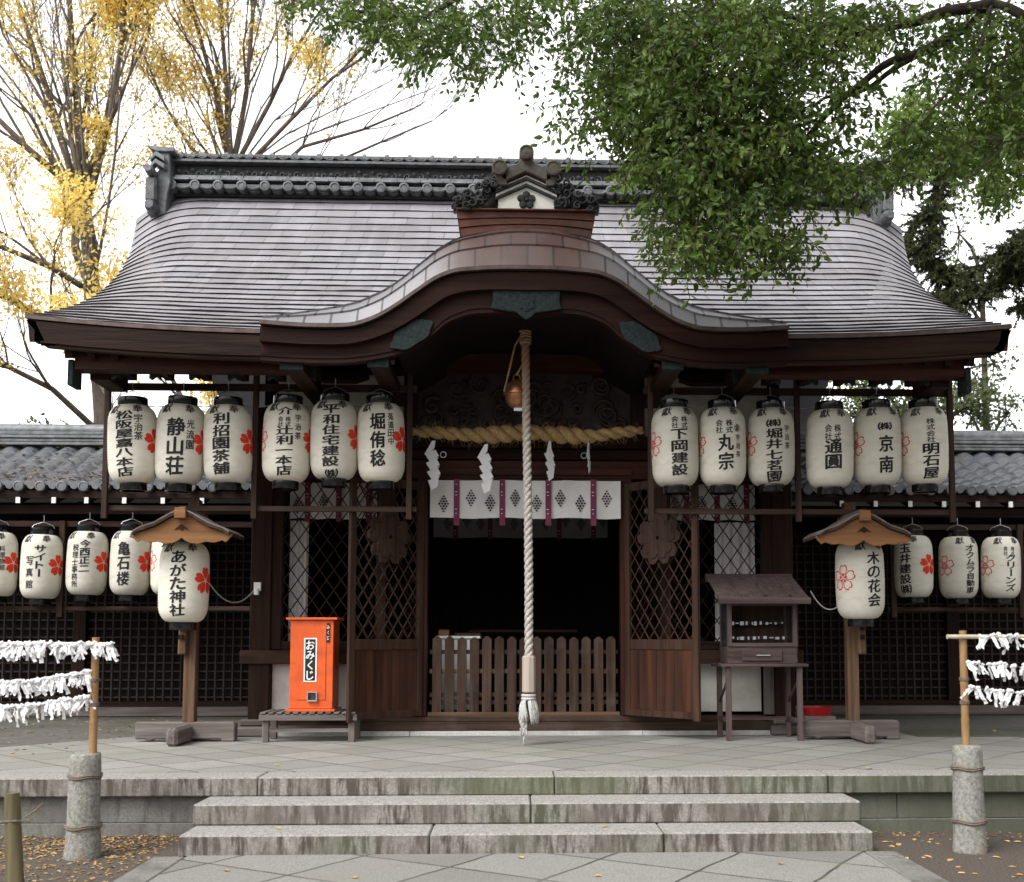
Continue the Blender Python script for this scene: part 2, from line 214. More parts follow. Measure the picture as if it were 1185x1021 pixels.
# ------------------------------------------------------------ mesh builder
WL={}
class MB:
    def __init__(s): s.v=[]; s.f=[]; s.uv=None
    def add(s,vs,fs,uv=None):
        k=len(s.v); s.v+=[tuple(v) for v in vs]; s.f+=[tuple(i+k for i in f) for f in fs]
        if uv is not None:
            if s.uv is None: s.uv=[]
            s.uv+=uv
        return s
    def box(s,x0,x1,y0,y1,z0,z1,M=None,bev=0):
        c=[(x0,y0,z0),(x1,y0,z0),(x1,y1,z0),(x0,y1,z0),(x0,y0,z1),(x1,y0,z1),(x1,y1,z1),(x0,y1,z1)]
        if M is not None: c=[M@Vector(p) for p in c]
        return s.add(c,[(0,3,2,1),(4,5,6,7),(0,1,5,4),(1,2,6,5),(2,3,7,6),(3,0,4,7)])
    def bar(s,a,b,w,h,up=Vector((0,0,1))):
        a=Vector(a); b=Vector(b); d=(b-a).normalized()
        if abs(d.dot(up))>.98: up=Vector((0,1,0))
        r=d.cross(up).normalized()*w/2; u=r.cross(d).normalized()*h/2
        c=[a-r-u,a+r-u,a+r+u,a-r+u,b-r-u,b+r-u,b+r+u,b-r+u]
        return s.add(c,[(0,3,2,1),(4,5,6,7),(0,1,5,4),(1,2,6,5),(2,3,7,6),(3,0,4,7)])
    def tube(s,pts,rad,n=8,cap=True):
        pts=[Vector(p) for p in pts]; m=len(pts)
        rs=rad if hasattr(rad,'__len__') else [rad]*m
        vs=[]; pr=None
        for i,p in enumerate(pts):
            d=(pts[min(i+1,m-1)]-pts[max(i-1,0)])
            if d.length<1e-9: d=Vector((0,0,1))
            d.normalize()
            if pr is None:
                pr=d.cross(Vector((0,0,1)) if abs(d.z)<.9 else Vector((1,0,0))).normalized()
            pr=(pr-d*pr.dot(d)).normalized(); q=d.cross(pr)
            for k in range(n):
                a=2*PI*k/n; vs.append(p+(pr*math.cos(a)+q*math.sin(a))*rs[i])
        fs=[(i*n+k,i*n+(k+1)%n,(i+1)*n+(k+1)%n,(i+1)*n+k) for i in range(m-1) for k in range(n)]
        if cap: fs+=[tuple(range(n))[::-1],tuple(range((m-1)*n,m*n))]
        return s.add(vs,fs)
    def lathe(s,prof,c=(0,0,0),n=24,axis='Z',cap=True):
        c=Vector(c); vs=[]
        for r,z in prof:
            for k in range(n):
                a=2*PI*k/n; x,y=r*math.cos(a),r*math.sin(a)
                vs.append(c+(Vector((x,y,z)) if axis=='Z' else Vector((x,z,y)) if axis=='Y' else Vector((z,x,y))))
        m=len(prof); fs=[(i*n+k,i*n+(k+1)%n,(i+1)*n+(k+1)%n,(i+1)*n+k) for i in range(m-1) for k in range(n)]
        if cap: fs+=[tuple(range(n))[::-1],tuple(range((m-1)*n,m*n))]
        return s.add(vs,fs)
    def prism(s,poly,y0,y1,M=None):
        n=len(poly); c=[Vector((x,y0,z)) for x,z in poly]+[Vector((x,y1,z)) for x,z in poly]
        if M is not None: c=[M@p for p in c]
        return s.add(c,[tuple(range(n)),tuple(range(2*n-1,n-1,-1))]+[(i,i+n,(i+1)%n+n,(i+1)%n) for i in range(n)])
    def ribbon(s,lo,hi,y0,y1):
        """solid between two curves of (x,z) points of equal length"""
        n=len(lo); vs=[(x,y,z) for y in (y0,y1) for c in (lo,hi) for x,z in c]
        fs=[]
        for i in range(n-1):
            fs+=[(i,i+1,n+i+1,n+i),(2*n+i,3*n+i,3*n+i+1,2*n+i+1),(i,2*n+i,2*n+i+1,i+1),(n+i,n+i+1,3*n+i+1,3*n+i)]
        fs+=[(0,n,3*n,2*n),(n-1,3*n-1,4*n-1,2*n-1)]
        return s.add(vs,fs)
    def grid(s,rows,uvrows=None):
        m=len(rows); n=len(rows[0]); vs=[p for r in rows for p in r]
        fs=[(i*n+k,i*n+k+1,(i+1)*n+k+1,(i+1)*n+k) for i in range(m-1) for k in range(n-1)]
        uv=[u for r in uvrows for u in r] if uvrows else None
        return s.add(vs,fs,uv)
    def helix(s,path,R0,r,turns,phase,n=6,step=None):
        """strand winding round a path; R0, r floats or functions of t"""
        path=[Vector(p) for p in path]; L=[0]
        for i in range(1,len(path)): L.append(L[-1]+(path[i]-path[i-1]).length)
        T=L[-1]; N=int(turns*14)+2; pts=[]; rs=[]
        for k in range(N):
            t=k/(N-1); q=t*T; i=0
            while i<len(L)-2 and L[i+1]<q: i+=1
            f=(q-L[i])/max(1e-9,L[i+1]-L[i]); p=path[i].lerp(path[i+1],f); d=(path[i+1]-path[i]).normalized()
            a=d.cross(Vector((0,1,0))).normalized(); b=d.cross(a)
            an=phase+turns*2*PI*t; RR=R0(t) if callable(R0) else R0
            pts.append(p+(a*math.cos(an)+b*math.sin(an))*RR); rs.append(r(t) if callable(r) else r)
        return s.tube(pts,rs,n)
    def xf(s,M): s.v=[tuple(M@Vector(p)) for p in s.v]; return s
    def build(s,name,m,parent=None,local=False,smooth=False,bev=0,origin=None):
        me=bpy.data.meshes.new(name)
        if parent is not None and not local: o0=WL[parent.name]
        elif parent is None and not local:
            if origin is None:
                xs=[p[0] for p in s.v]; ys=[p[1] for p in s.v]; o0=Vector(((min(xs)+max(xs))/2,(min(ys)+max(ys))/2,min(p[2] for p in s.v)))
            else: o0=Vector(origin)
        else: o0=Vector((0,0,0))
        me.from_pydata([(p[0]-o0.x,p[1]-o0.y,p[2]-o0.z) for p in s.v],[],s.f)
        if s.uv:
            l=me.uv_layers.new(name='UVMap')
            for lp in me.loops: l.data[lp.index].uv=s.uv[lp.vertex_index]
        bm=bmesh.new(); bm.from_mesh(me)
        if not getattr(s,'nofix',False): bmesh.ops.recalc_face_normals(bm,faces=bm.faces)
        if bev: bmesh.ops.bevel(bm,geom=[e for e in bm.edges if e.calc_face_angle(0)>.6],offset=bev,segments=1,affect='EDGES',clamp_overlap=True)
        bm.to_mesh(me); bm.free()
        if smooth:
            for p in me.polygons: p.use_smooth=True
            if smooth!='all':
                me.set_sharp_from_angle(angle=R(40))
        me.materials.append(MATS[m])
        o=bpy.data.objects.new(name,me); COL.objects.link(o)
        if parent is not None: o.parent=parent; WL[o.name]=WL.get(parent.name,Vector())
        else: o.location=o0 if not local else (0,0,0); WL[o.name]=o0
        return o
def tag(o,label=None,cat=None,group=None,kind=None):
    if label: o['label']=label
    if cat: o['category']=cat
    if group: o['group']=group
    if kind: o['kind']=kind
    return o
def thing(name,loc,label,cat,group=None):
    o=bpy.data.objects.new(name,None); o.empty_display_size=.2; COL.objects.link(o); o.location=loc; WL[o.name]=Vector(loc)
    return tag(o,label,cat,group)
def share(o,parent,name=None):
    c=bpy.data.objects.new(name or o.name.split('.')[0],o.data); COL.objects.link(c); c.parent=parent; WL[c.name]=WL.get(parent.name,Vector()); return c
def lerp(a,b,t): return a+(b-a)*t
def interp(tab,x):
    if x<=tab[0][0]: return tab[0][1]
    for (a,u),(b,w) in zip(tab,tab[1:]):
        if x<=b: return u+(w-u)*(x-a)/(b-a)
    return tab[-1][1]
def smooth_tab(tab,n,x1):
    # catmull-rom resampling for an even curve
    out=[]
    for k in range(n+1):
        x=x1*k/n; i=0
        while i<len(tab)-2 and tab[i+1][0]<x: i+=1
        p1,p2=tab[i],tab[i+1]; p0=tab[i-1] if i else (-p2[0],p2[1]); p3=tab[i+2] if i+2<len(tab) else (2*p2[0]-p1[0],2*p2[1]-p1[1])
        t=(x-p1[0])/(p2[0]-p1[0]); h=p2[0]-p1[0]
        m1=(p2[1]-p0[1])/(p2[0]-p0[0])*h; m2=(p3[1]-p1[1])/(p3[0]-p1[0])*h
        z=(2*t**3-3*t*t+1)*p1[1]+(t**3-2*t*t+t)*m1+(-2*t**3+3*t*t)*p2[1]+(t**3-t*t)*m2
        out.append((x,z))
    return out

# ------------------------------------------------------------ ground, platform, steps, path
PZ=.48
m=MB(); m.grid([[(x,y,0) for x in (-150,-20,-4,-2.5,2.5,4,20,150)] for y in (-60,0,5,9.3,200)]); tag(m.build('ground','ground_soil',origin=(0,0,0)),kind='structure')
m=MB(); m.box(-2.52,2.52,-3,8.24,-.05,.016); tag(m.build('path','paving_path',origin=(0,0,0)),kind='structure')
m=MB()
for s in (-1,1):
    y=-3
    while y<8.1:
        l=random.uniform(.8,1.3); y1=min(y+l,8.2); x0=s*2.53; x1=s*2.76; m.box(min(x0,x1),max(x0,x1),y,y1-.012,-.05,.022+random.uniform(-.004,.004)); y=y1
mat('edging_stone',(.12,.115,.105),(.23,.22,.205),scale=60,rough=.9,bump=.3,dirt=(.08,.08,.06),dscale=3); tag(m.build('path_edging','edging_stone',origin=(0,0,0),bev=.008),kind='structure')
PB=60
m=MB(); m.box(-60,60,9.22,PB,-.2,PZ-.155); m.box(-60,60,9.16,9.3,-.1,.10)
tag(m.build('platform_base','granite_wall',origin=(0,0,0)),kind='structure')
m=MB(); x=-14.6
while x<15:                                  # facing blocks under the kerb
    l=random.uniform(.95,1.25); m.box(x,x+l-.006,9.185,9.32,.104,.318); x+=l
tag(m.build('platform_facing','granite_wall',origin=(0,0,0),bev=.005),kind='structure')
m=MB(); x=-20.0
for l in [4.3,3.9,3.45,3.6,2.53,2.45,2.3,3.4,3.5,4]:
    xx=x; m.box(xx,xx+l-.007,9.10,9.46,.325,PZ); x+=l
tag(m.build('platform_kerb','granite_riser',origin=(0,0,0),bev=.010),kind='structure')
m=MB(); m.box(-60,60,9.468,PB,.3,PZ-.006); tag(m.build('yard','yard_soil',origin=(0,0,0)),kind='structure')
m=MB(); m.prism([(-3.6,9.472),(-60,9.472),(-60,11.0),(-5.9,11.2),(-4.6,13.0),(-4.6,13.2),(4.6,13.2),(4.6,12.6),(60,12.2),(60,9.472)],.40,PZ+.001)
m.v=[(a,c,b) for a,b,c in m.v]
tag(m.build('platform_paving','paving_platform',origin=(0,0,0)),kind='structure')
m=MB()
m.box(-2.60,-.745,8.25,8.78,0,.16); m.box(-.738,1.02,8.25,8.78,0,.16); m.box(1.027,2.62,8.25,8.78,0,.16)
m.box(-2.62,.02,8.67,9.14,.161,.325); m.box(.028,2.66,8.67,9.14,.161,.325)
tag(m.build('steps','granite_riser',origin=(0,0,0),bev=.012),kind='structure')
# ------------------------------------------------------------ shrine hall
hall=thing('shrine_hall',(0,13.1,PZ),'dark timber shrine hall under a sweeping copper roof with an undulating front gable','shrine')
def H(m,name,mt,parent=hall,**k): return m.build(name,mt,parent,**k)
def bx(name,mt,*b,parent=hall,bev=.004): return H(MB().box(*b),name,mt,parent,bev=bev)
# main roof surface
EY,RY,EZ,RZ=11.0,15.5,4.775,8.10
def xe(t): return 5.12-.85*t*(1-t)+.52*t
def roofp(u,t,lift=0):
    x=u*xe(t); y=lerp(EY,RY,t); z=EZ+(RZ-EZ)*(.60*t+.40*t*t)
    ax=abs(x)
    z+=.135*max(0,(ax-2.2)/2.9)**2.2*(1-t)**2
    if ax>xe(t)-1.0:
        q=(ax-(xe(t)-1.0))/1.0; z-=.38*q**2.5*min(1,t*1.25)**1.6
    return (x,y-lift*.45,z+lift)
LIP=[(0,5.424),(.27,5.422),(.53,5.405),(.72,5.385),(.84,5.345),(.96,5.285),(1.09,5.19),(1.16,5.14),(1.31,5.028),(1.50,4.908),(1.70,4.828),(1.84,4.803),(2.25,4.80),(2.70,4.828)]
lip=smooth_tab(LIP,64,2.70)
lipf=lambda x: interp(lip,abs(x))
def rise(d,x=0): return (.30*(1-math.exp(-d/.16))+.16*(1-math.exp(-d/.6)))*(1+.55*math.exp(-(x/.95)**2))*(1-.62*max(0,min(1,(abs(x)-1.6)/1.05))**1.3)+.02*d
KY=10.80
def barrel(x,y): return lipf(x)+rise(y-KY,x)
NC=25; NX=150; m=MB()
for c in range(NC):
    t0=c/NC; t1=(c+1)/NC; t1b=min(1,t1+.004)
    us=[-1+2*k/NX for k in range(NX+1)]
    rows=[[roofp(u,t0+.008,.002) for u in us],[roofp(u,t0,.026+.008*noise.noise(Vector((u*14,c*3.1,0)))) for u in us],[roofp(u,t1b,.006) for u in us]]
    uvr=[[(p[0],c+.02) for p in rows[0]],[(p[0],c+.03) for p in rows[1]],[(p[0],c+.97) for p in rows[2]]]
    n=NX+1; k0=len(m.v); m.add([p for r in rows for p in r],[],[u for r in uvr for u in r])
    for i in (0,1):
        for k in range(NX):
            a=k0+i*n+k; q=m.v[a+n] if i==0 else m.v[a+n]
            if abs(q[0])<2.66 and q[2]<barrel(q[0],q[1])-.10: continue
            m.f.append((a,a+1,a+n+1,a+n))
roof=H(m,'roof','roof_copper')
bm_=MB()   # back slope
bm_.grid([[(p[0],2*RY-p[1],p[2]) for p in (roofp(-1+2*k/20,t/6) for k in range(21))] for t in range(7)],[[(p[0],t) for p in (roofp(-1+2*k/20,t/6) for k in range(21))] for t in range(7)])
H(bm_,'rear_roof','roof_copper',roof)
# metal eave strip and deep timber fascias, in three lengths each side
def eaveline(u): return roofp(u,0)
def strip(u0,u1,dy0,dy1,dz0,dz1,n=26,end=0):
    lo=[];out=MB();vs=[]
    for k in range(n+1):
        u=lerp(u0,u1,k/n); x,y,z=eaveline(u); 
        vs+=[(x,y+dy0,z+dz0),(x,y+dy1,z+dz0),(x,y+dy1,z+dz1),(x,y+dy0,z+dz1)]
    fs=[(0,1,2,3),tuple(4*n+i for i in (3,2,1,0))]
    for k in range(n):
        for j in range(4): fs.append((4*k+j,4*k+(j+1)%4,4*k+4+(j+1)%4,4*k+4+j))
    return out.add(vs,fs)
for s in (-1,1):
    a,b=(-1,-.51) if s<0 else (.51,1)
    H(strip(a,b,-.015,.06,-.022,.018),'eave_strip','copper_lip',roof)
    f=strip(a,b,.0,.10,-.255,-.036)
    # rake the outer end inward
    zs={}
    for i,p in enumerate(f.v):
        if abs(p[0])>5.05 and p[2]<eaveline(s)[2]-.1: f.v[i]=(p[0]-s*.20,p[1],p[2])
    H(f,'eave_fascia','wood_dark_X',roof)
    f=strip(a,b,.03,.12,-.285,-.257); f.v=[(p[0]-s*.20 if abs(p[0])>5.0 else p[0],p[1],p[2]) for p in f.v]
    H(f,'fascia_moulding','wood_rack_X',roof)
    # gable verge boards running back up the slope
    g=MB(); vs=[]; n=16
    for k in range(n+1):
        x,y,z=roofp(s,k/n); vs+=[(x-s*.05,y,z-.27),(x-s*.02,y,z-.02),(x-s*.10,y,z-.02),(x-s*.16,y,z-.27)]
    fs=[(0,1,2,3)]
    for k in range(n):
        for j in range(4): fs.append((4*k+j,4*k+(j+1)%4,4*k+4+(j+1)%4,4*k+4+j))
    g.add(vs,fs); H(g,'verge_board','wood_dark_Y',roof)
    # second, set-back eave beam and its bronze shod end
    bx('eave_beam','wood_red_X',*sorted((s*2.4,s*4.70)),11.22,11.42,4.42,4.60)
    bx('beam_cap','bronze_patina',*sorted((s*4.705,s*4.76)),11.2,11.44,4.25,4.52)
    bx('purlin','wood_dark_X',*sorted((s*2.9,s*4.66)),12.98,13.2,4.86,5.0)
    bx('corner_beam','wood_dark_Y',*sorted((s*4.42,s*4.62)),11.43,12.0,4.36,4.52)
    # sloping soffit under the eave
    g=MB(); g.add([(s*.5,11.06,4.62),(s*4.98,11.06,4.62),(s*4.98,15.4,6.1),(s*.5,15.4,6.1),(s*.5,11.06,4.66),(s*4.98,11.06,4.66),(s*4.98,15.4,6.14),(s*.5,15.4,6.14)],[(0,1,2,3),(7,6,5,4),(0,4,5,1),(1,5,6,2),(2,6,7,3),(3,7,4,0)])
    g.v=[(p[0] if abs(p[0])>1 else s*1.40,p[1],p[2]) for p in g.v]
    H(g,'soffit','wood_dark_Y',roof)
    x=2.62
    while x<4.95:
        r_=MB().bar((s*x,11.14,4.56),(s*x,13.4,5.25),.075,.09); H(r_,'rafter','wood_dark_Y')
        x+=.235
    x=2.30
    while x<4.6:   # bronze shod ends of the lower bracket arms
        g=MB().box(s*x-.045,s*x+.045,11.5,11.95,4.48,4.58); g2=H(g,'bracket_arm','wood_dark_Y')
        H(MB().prism([(s*x-.05,4.375),(s*x-.055,4.60),(s*x+.055,4.60),(s*x+.05,4.375),(s*x,4.41)],11.42,11.505),'bracket_shoe','bronze_patina',g2)
        x+=.41
# undulating front gable roof (karahafu)
xs=[-2.70+5.40*k/108 for k in range(109)]
ds=[0,.10,.24,.44,.80,1.4,2.4,3.4]; m=MB(); arc=[0]
for k in range(1,109): arc.append(arc[-1]+math.hypot(xs[k]-xs[k-1],lipf(xs[k])-lipf(xs[k-1])))
for i in range(len(ds)-1):
    d0,d1=ds[i],ds[i+1]; lf=.016 if i else 0
    def row(d,l): return [(x*(1+.0*d),KY+d-l*.6,lipf(x)+rise(d,x)+l) for x in xs]
    rows=[row(d0,0),row(d0,lf+.001),row(d1,0)]
    m.grid(rows,[[(a,i+v) for a in arc] for v in (.02,.03,.97)])
kroof=H(m,'gable_roof','roof_copper_red',smooth=False)
# side closing cheeks of the gable roof and its lip
for s in (-1,1):
    m=MB(); m.prism([(0,0),(1.2,0),(1.2,.5),(.60,rise(.6,2.7)),(.42,rise(.42,2.7)),(.26,rise(.26,2.7)),(.1,rise(.1,2.7))],0,.03)
    m.v=[(s*2.69+y*-s,KY+x,lipf(2.7)-.02+z) for x,y,z in m.v]; H(m,'cheek','copper_lip',kroof)
full=lambda dz,y=0: [(x,lipf(x)+dz) for x in xs]
H(MB().ribbon(full(-.030),full(.010),KY-.02,KY+.12),'lip','copper_lip',kroof)
BOT=[(0,4.945),(.10,4.952),(.36,4.966),(.55,4.955),(.66,4.925),(.80,4.865),(.87,4.815),(.96,4.725),(1.02,4.680),(1.15,4.595),(1.26,4.540),(1.50,4.478),(1.85,4.430),(2.38,4.43),(2.72,4.45)]
bot=smooth_tab(BOT,64,2.70); botf=lambda x: interp(bot,abs(x))
mid=lambda x: lipf(x)-.045-(lipf(x)-botf(x))*.40
lo=[(x,mid(x)) for x in xs]; hi=[(x,lipf(x)-.046) for x in xs]
H(MB().ribbon(lo,hi,KY+.03,KY+.13),'upper_gable_board','gable_timber',kroof)
lo=[(x,botf(x)) for x in xs]; hi=[(x,mid(x)+.02) for x in xs]
H(MB().ribbon(lo,hi,KY+.09,KY+.20),'lower_gable_board','gable_timber',kroof)
lo=[(x,botf(x)+.045) for x in xs]; hi=[(x,botf(x)+.07) for x in xs]
H(MB().ribbon(lo,hi,KY+.078,KY+.10),'board_bead','gable_timber',kroof)
lo=[(x,mid(x)-.004) for x in xs]; hi=[(x,mid(x)+.028) for x in xs]
H(MB().ribbon(lo,hi,KY+.015,KY+.10),'board_moulding','gable_timber',kroof)
lo=[(x,botf(x)+.09) for x in xs]; hi=[(x,botf(x)+.12) for x in xs]
vi=[i for i,x in enumerate(xs) if abs(x)<1.38]; lo=[lo[i] for i in vi]; hi=[hi[i] for i in vi]
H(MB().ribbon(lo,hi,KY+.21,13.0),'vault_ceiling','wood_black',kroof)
for s in (-1,1):
    bx('gable_bearer','wood_dark_Y',*sorted((s*2.30,s*2.5)),10.98,12.9,4.385,4.50)
    bx('gable_bearer','wood_dark_Y',*sorted((s*1.42,s*1.62)),10.98,12.9,4.42,4.52)
    bx('bearer_shoe','bronze_patina',*sorted((s*1.41,s*1.63)),10.945,10.978,4.40,4.53)
    bx('bearer_shoe','bronze_patina',*sorted((s*2.28,s*2.52)),10.945,10.978,4.365,4.51)
# bronze fittings on the gable board
def blob(cx,cz,rx,rz,rot,y,th,name,n=40,wob=.12,k=5):
    pts=[]
    for i in range(n):
        a=2*PI*i/n; r=1+wob*math.cos(k*a); x=rx*r*math.cos(a); z=rz*r*math.sin(a); c,s_=math.cos(rot),math.sin(rot)
        pts.append((cx+x*c-z*s_,cz+x*s_+z*c))
    return H(MB().prism(pts,y-th,y),name,'bronze_patina',kroof,bev=.004)
blob(-1.17,4.72,.24,.115,R(33),KY+.075,.022,'bronze_fitting',wob=.06,k=6); blob(1.17,4.72,.24,.115,R(-33),KY+.075,.022,'bronze_fitting',wob=.06,k=6)
ct=[(-.35,5.20),(-.34,5.08),(-.36,5.0),(-.22,4.975),(-.1,4.96),(-.03,4.90),(.0,4.885),(.03,4.90),(.1,4.96),(.22,4.975),(.36,5.0),(.34,5.08),(.35,5.20),(.2,5.215),(0,5.205),(-.2,5.215)]
H(MB().prism(ct,KY+.045,KY+.076),'bronze_fitting','bronze_patina',kroof,bev=.006)
m=MB()
for i in range(6): a=2*PI*i/6+.5; m.lathe([(.001,-.012),(.035,-.01),(.035,0)],(.055*math.cos(a),KY+.045,5.06+.055*math.sin(a)),10,'Y')
m.lathe([(.001,-.02),(.03,-.016),(.03,0)],(0,KY+.045,5.06),10,'Y'); H(m,'bronze_rosette','bronze_patina',kroof)
# crest box and ridge ornament on the gable
arcx=[-.68+1.36*k/16 for k in range(17)]
lo=[(x,5.93-.10*(x/.68)**2-.02) for x in arcx]; hi=[(x*1.04,6.17+.0*x) for x in arcx]
for j in range(4):
    l=[(lerp(a[0],b[0],j/4+.0)*(1+.012*j),lerp(a[1],b[1],j/4)) for a,b in zip(lo,hi)]; h=[(lerp(a[0],b[0],(j+1)/4-.03)*(1+.012*j),lerp(a[1],b[1],(j+1)/4-.03)) for a,b in zip(lo,hi)]
    cb=H(MB().ribbon(l,h,11.24-.012*j,13.6),'crest_base','copper_red',kroof)
bx('crest_base_cap','copper_red',-.745,.745,11.16,13.6,6.168,6.185,parent=kroof)
crest=H(MB().prism([(-.30,6.186),(.30,6.186),(.30,6.42),(.0,6.56),(-.30,6.40)],11.20,11.62),'crest_ornament','plaster_white',bev=.004)
def chev(z0,th,w,y0,mt,nm):
    P=[(-w,z0),(0,z0+.15*w/.33),(w,z0),(w,z0+th),(0,z0+.15*w/.33+th*1.1),(-w,z0+th)]
    H(MB().prism(P,y0,11.6),nm,mt,crest,bev=.003)
chev(6.28,.030,.335,11.165,'tile_dark','chevron'); chev(6.352,.032,.325,11.155,'tile_dark','chevron'); chev(6.312,.038,.325,11.18,'plaster_white','chevron'); chev(6.386,.03,.30,11.17,'plaster_white','chevron')
m=MB()
m.prism([(-.27,6.50),(-.22,6.47),(-.0,6.575),(.22,6.47),(.27,6.50),(.22,6.62),(.10,6.66),(.05,6.72),(-.05,6.72),(-.10,6.66),(-.22,6.62)],11.12,11.7)
H(m,'crest_saddle','oni_brown',crest,bev=.01)
for cx,cz,r in ((0,6.77,.078),(-.285,6.60,.082),(.285,6.60,.082)):
    H(MB().lathe([(.001,-.03),(r*.75,-.025),(r*.78,-.035),(r,-.03),(r,.5),(.001,.5)],(cx,11.10,cz),24,'Y'),'round_tile','oni_brown',crest,smooth=True)
for cx,t_ in ((-.285,.3),(.285,-.3)): H(MB().prism([(cx-.075,6.58),(cx+.075,6.58),(cx+t_*.12+.045,6.42),(cx+t_*.12-.045,6.42)],11.12,11.5),'tile_leg','oni_brown',crest,bev=.01)
m=MB(); M0=Vector((0,11.185,6.29))
for i in range(5):
    a=R(90+72*i); m.lathe([(.001,-.012),(.034,-.008),(.042,.008),(.042,.02)],(M0.x+.060*math.cos(a),M0.y,M0.z+.060*math.sin(a)),14,'Y')
m.lathe([(.001,-.024),(.018,-.02),(.02,.01)],tuple(M0),10,'Y'); H(m,'flower_emblem','tile_dark',crest)
# curling wave carving either side
def scroll(m,cx,cy,cz,r,th,turn=1.6,dirn=1,ph=0,ns=22):
    pts=[];rs=[]
    for k in range(ns):
        t=k/(ns-1); a=ph+dirn*turn*2*PI*t; q=r*(1-t)**.8
        pts.append((cx+q*math.cos(a),cy-.02*math.sin(PI*t),cz+q*math.sin(a))); rs.append(th*(1-.55*t))
    m.tube(pts,rs,6)
random.seed(3)
for s in (-1,1):
    m=MB()
    env=lambda q: .33*(1-q)**1.2+.07
    for k in range(46):
        q=random.random()**1.1; x=.33+q*.42; h=env(q); z=6.20+random.random()*h
        scroll(m,s*x,11.16+random.uniform(-.02,.10),z,random.uniform(.03,.06),.017,1.4,s,random.uniform(0,6),16)
    m.prism([(s*.32,6.186),(s*.32,6.48),(s*.42,6.44),(s*.55,6.30),(s*.76,6.24),(s*.78,6.186)],11.20,11.34)
    H(m,'wave_carving','tile_dark',crest,smooth='all')
# main ridge
rz=8.02
rid=bx('ridge','tile_dark',-5.10,5.10,15.33,15.67,rz,rz+.18)
m=MB()
x=-5.05
while x<5.08:
    m.lathe([(.001,-.02),(.045,-.018),(.05,-.03),(.074,-.026),(.074,.18)],(x,15.20,rz+.10),14,'Y')
    pts=[(x+.166+.12*math.cos(PI+PI*k/8),15.20,rz+.13+.075*math.sin(PI+PI*k/8)) for k in range(9)]
    m.tube(pts,.018,5)
    m.prism([(x+.05,rz+.13),(x+.10,rz+.04),(x+.166,rz+.02),(x+.23,rz+.04),(x+.28,rz+.13)],15.22,15.35)
    x+=.332
H(m,'ridge_end_tiles','tile_ridge',rid,smooth=True)
m=MB(); x=-5.12
while x<5.1:
    m.box(x,x+.325,15.20,15.8,rz+.185,rz+.222); m.box(x+.1,min(x+.42,5.12),15.23,15.77,rz+.224,rz+.262); x+=.33
H(m,'ridge_flat_tiles','tile_grey',rid,bev=.004)
bx('ridge_band','tile_dark',-5.08,5.08,15.36,15.64,rz+.262,rz+.47,parent=rid)
m=MB(); random.seed(5); x=-5.0
while x<5.05:
    m.lathe([(.001,-.035),(.022,-.025),(.032,0),(.036,.01)],(x,15.355,rz+.345+random.uniform(-.02,.05)),8,'Y')
    scroll(m,x+.1,15.355,rz+.33,.05,.012,1.2,random.choice((-1,1)),random.uniform(0,6),12); x+=.2
H(m,'ridge_relief','tile_ridge',rid,smooth='all')
m=MB(); m.box(-5.12,5.12,15.24,15.76,rz+.475,rz+.51); x=-5.05
k=0
while x<5.06:
    pts=[(x+.08+.07*math.cos(PI+PI*q/6),15.25,rz+.57+.045*math.sin(PI+PI*q/6)) for q in range(7)]; m.tube(pts,.012,5); x+=.166; k+=1
m.box(-5.12,5.12,15.27,15.73,rz+.56,rz+.60)
H(m,'ridge_upper_tiles','tile_ridge',rid)
H(MB().lathe([(.001,-5.16),(.13,-5.16),(.13,5.16),(.001,5.16)],(0,15.5,rz+.565),16,'X'),'ridge_cap','tile_grey',rid,smooth=True)
m=MB(); x=-5.0; m.lathe([(.03,.10),(.03,.135),(.001,.15)],(0,-.05,0),8,'Z'); m.lathe([(.128,-.025),(.145,-.02),(.145,.02),(.128,.025)],(0,0,0),16,'X'); kn=None
while x<5.05:
    kn=m.build('ridge_knob','tile_grey',rid,local=True) if kn is None else share(kn,rid,'ridge_knob'); kn.location=Vector((x,15.5,rz+.565))-WL[rid.name]; x+=.332
for s in (-1,1):   # ridge-end ornament
    X=s*5.2
    P=[(0,.60),(-.08,.56),(-.02,.50),(-.10,.40),(-.0,.30),(-.10,.18),(-.12,.02),(-.02,-.04),(-.04,-.16),(-.16,-.22),(-.16,-.36),(-.04,-.40),(.10,-.36),(.12,-.10),(.16,.1),(.14,.56)]
    g=MB().prism([(X+s*0-(-s)*0+(-p)*(-s)*-1,rz+q) for p,q in P] ,15.12,15.5)
    e=H(g,'ridge_end_ornament','tile_ridge',bev=.012)
    H(MB().prism([(X+s*.18,rz+.63),(X-s*.22,rz+.60),(X-s*.22,rz+.54),(X+s*.02,rz+.54),(X+s*.12,rz+.57)],15.08,15.9),'horn_tile','tile_grey',e,bev=.01)
    for q in (.47,.36): H(MB().prism([(X-s*.10,rz+q-.10),(X+s*.03,rz+q-.02),(X+s*.10,rz+q-.10),(X+s*.10,rz+q-.04),(X+s*.03,rz+q+.05),(X-s*.10,rz+q-.03)],15.02,15.14),'chevron','tile_grey',e,bev=.006)
    mm=MB().lathe([(.001,-.10),(.06,-.10),(.085,-.02),(.085,.12),(.001,.12)],(X+s*.06,15.0,rz-.30),16,'Y'); H(mm,'round_tile','tile_ridge',e,smooth=True)
    mm=MB().lathe([(.001,-.10),(.05,-.10),(.065,-.02),(.065,.22),(.001,.22)],(X+s*.09,15.0,rz+.22),16,'Y'); H(mm,'round_tile','tile_grey',e,smooth=True)
    H(MB().box(*sorted((X+s*.0,X+s*.16)),15.0,15.3,rz-.22,rz+.14),'lower_block','tile_ridge',e,bev=.03)
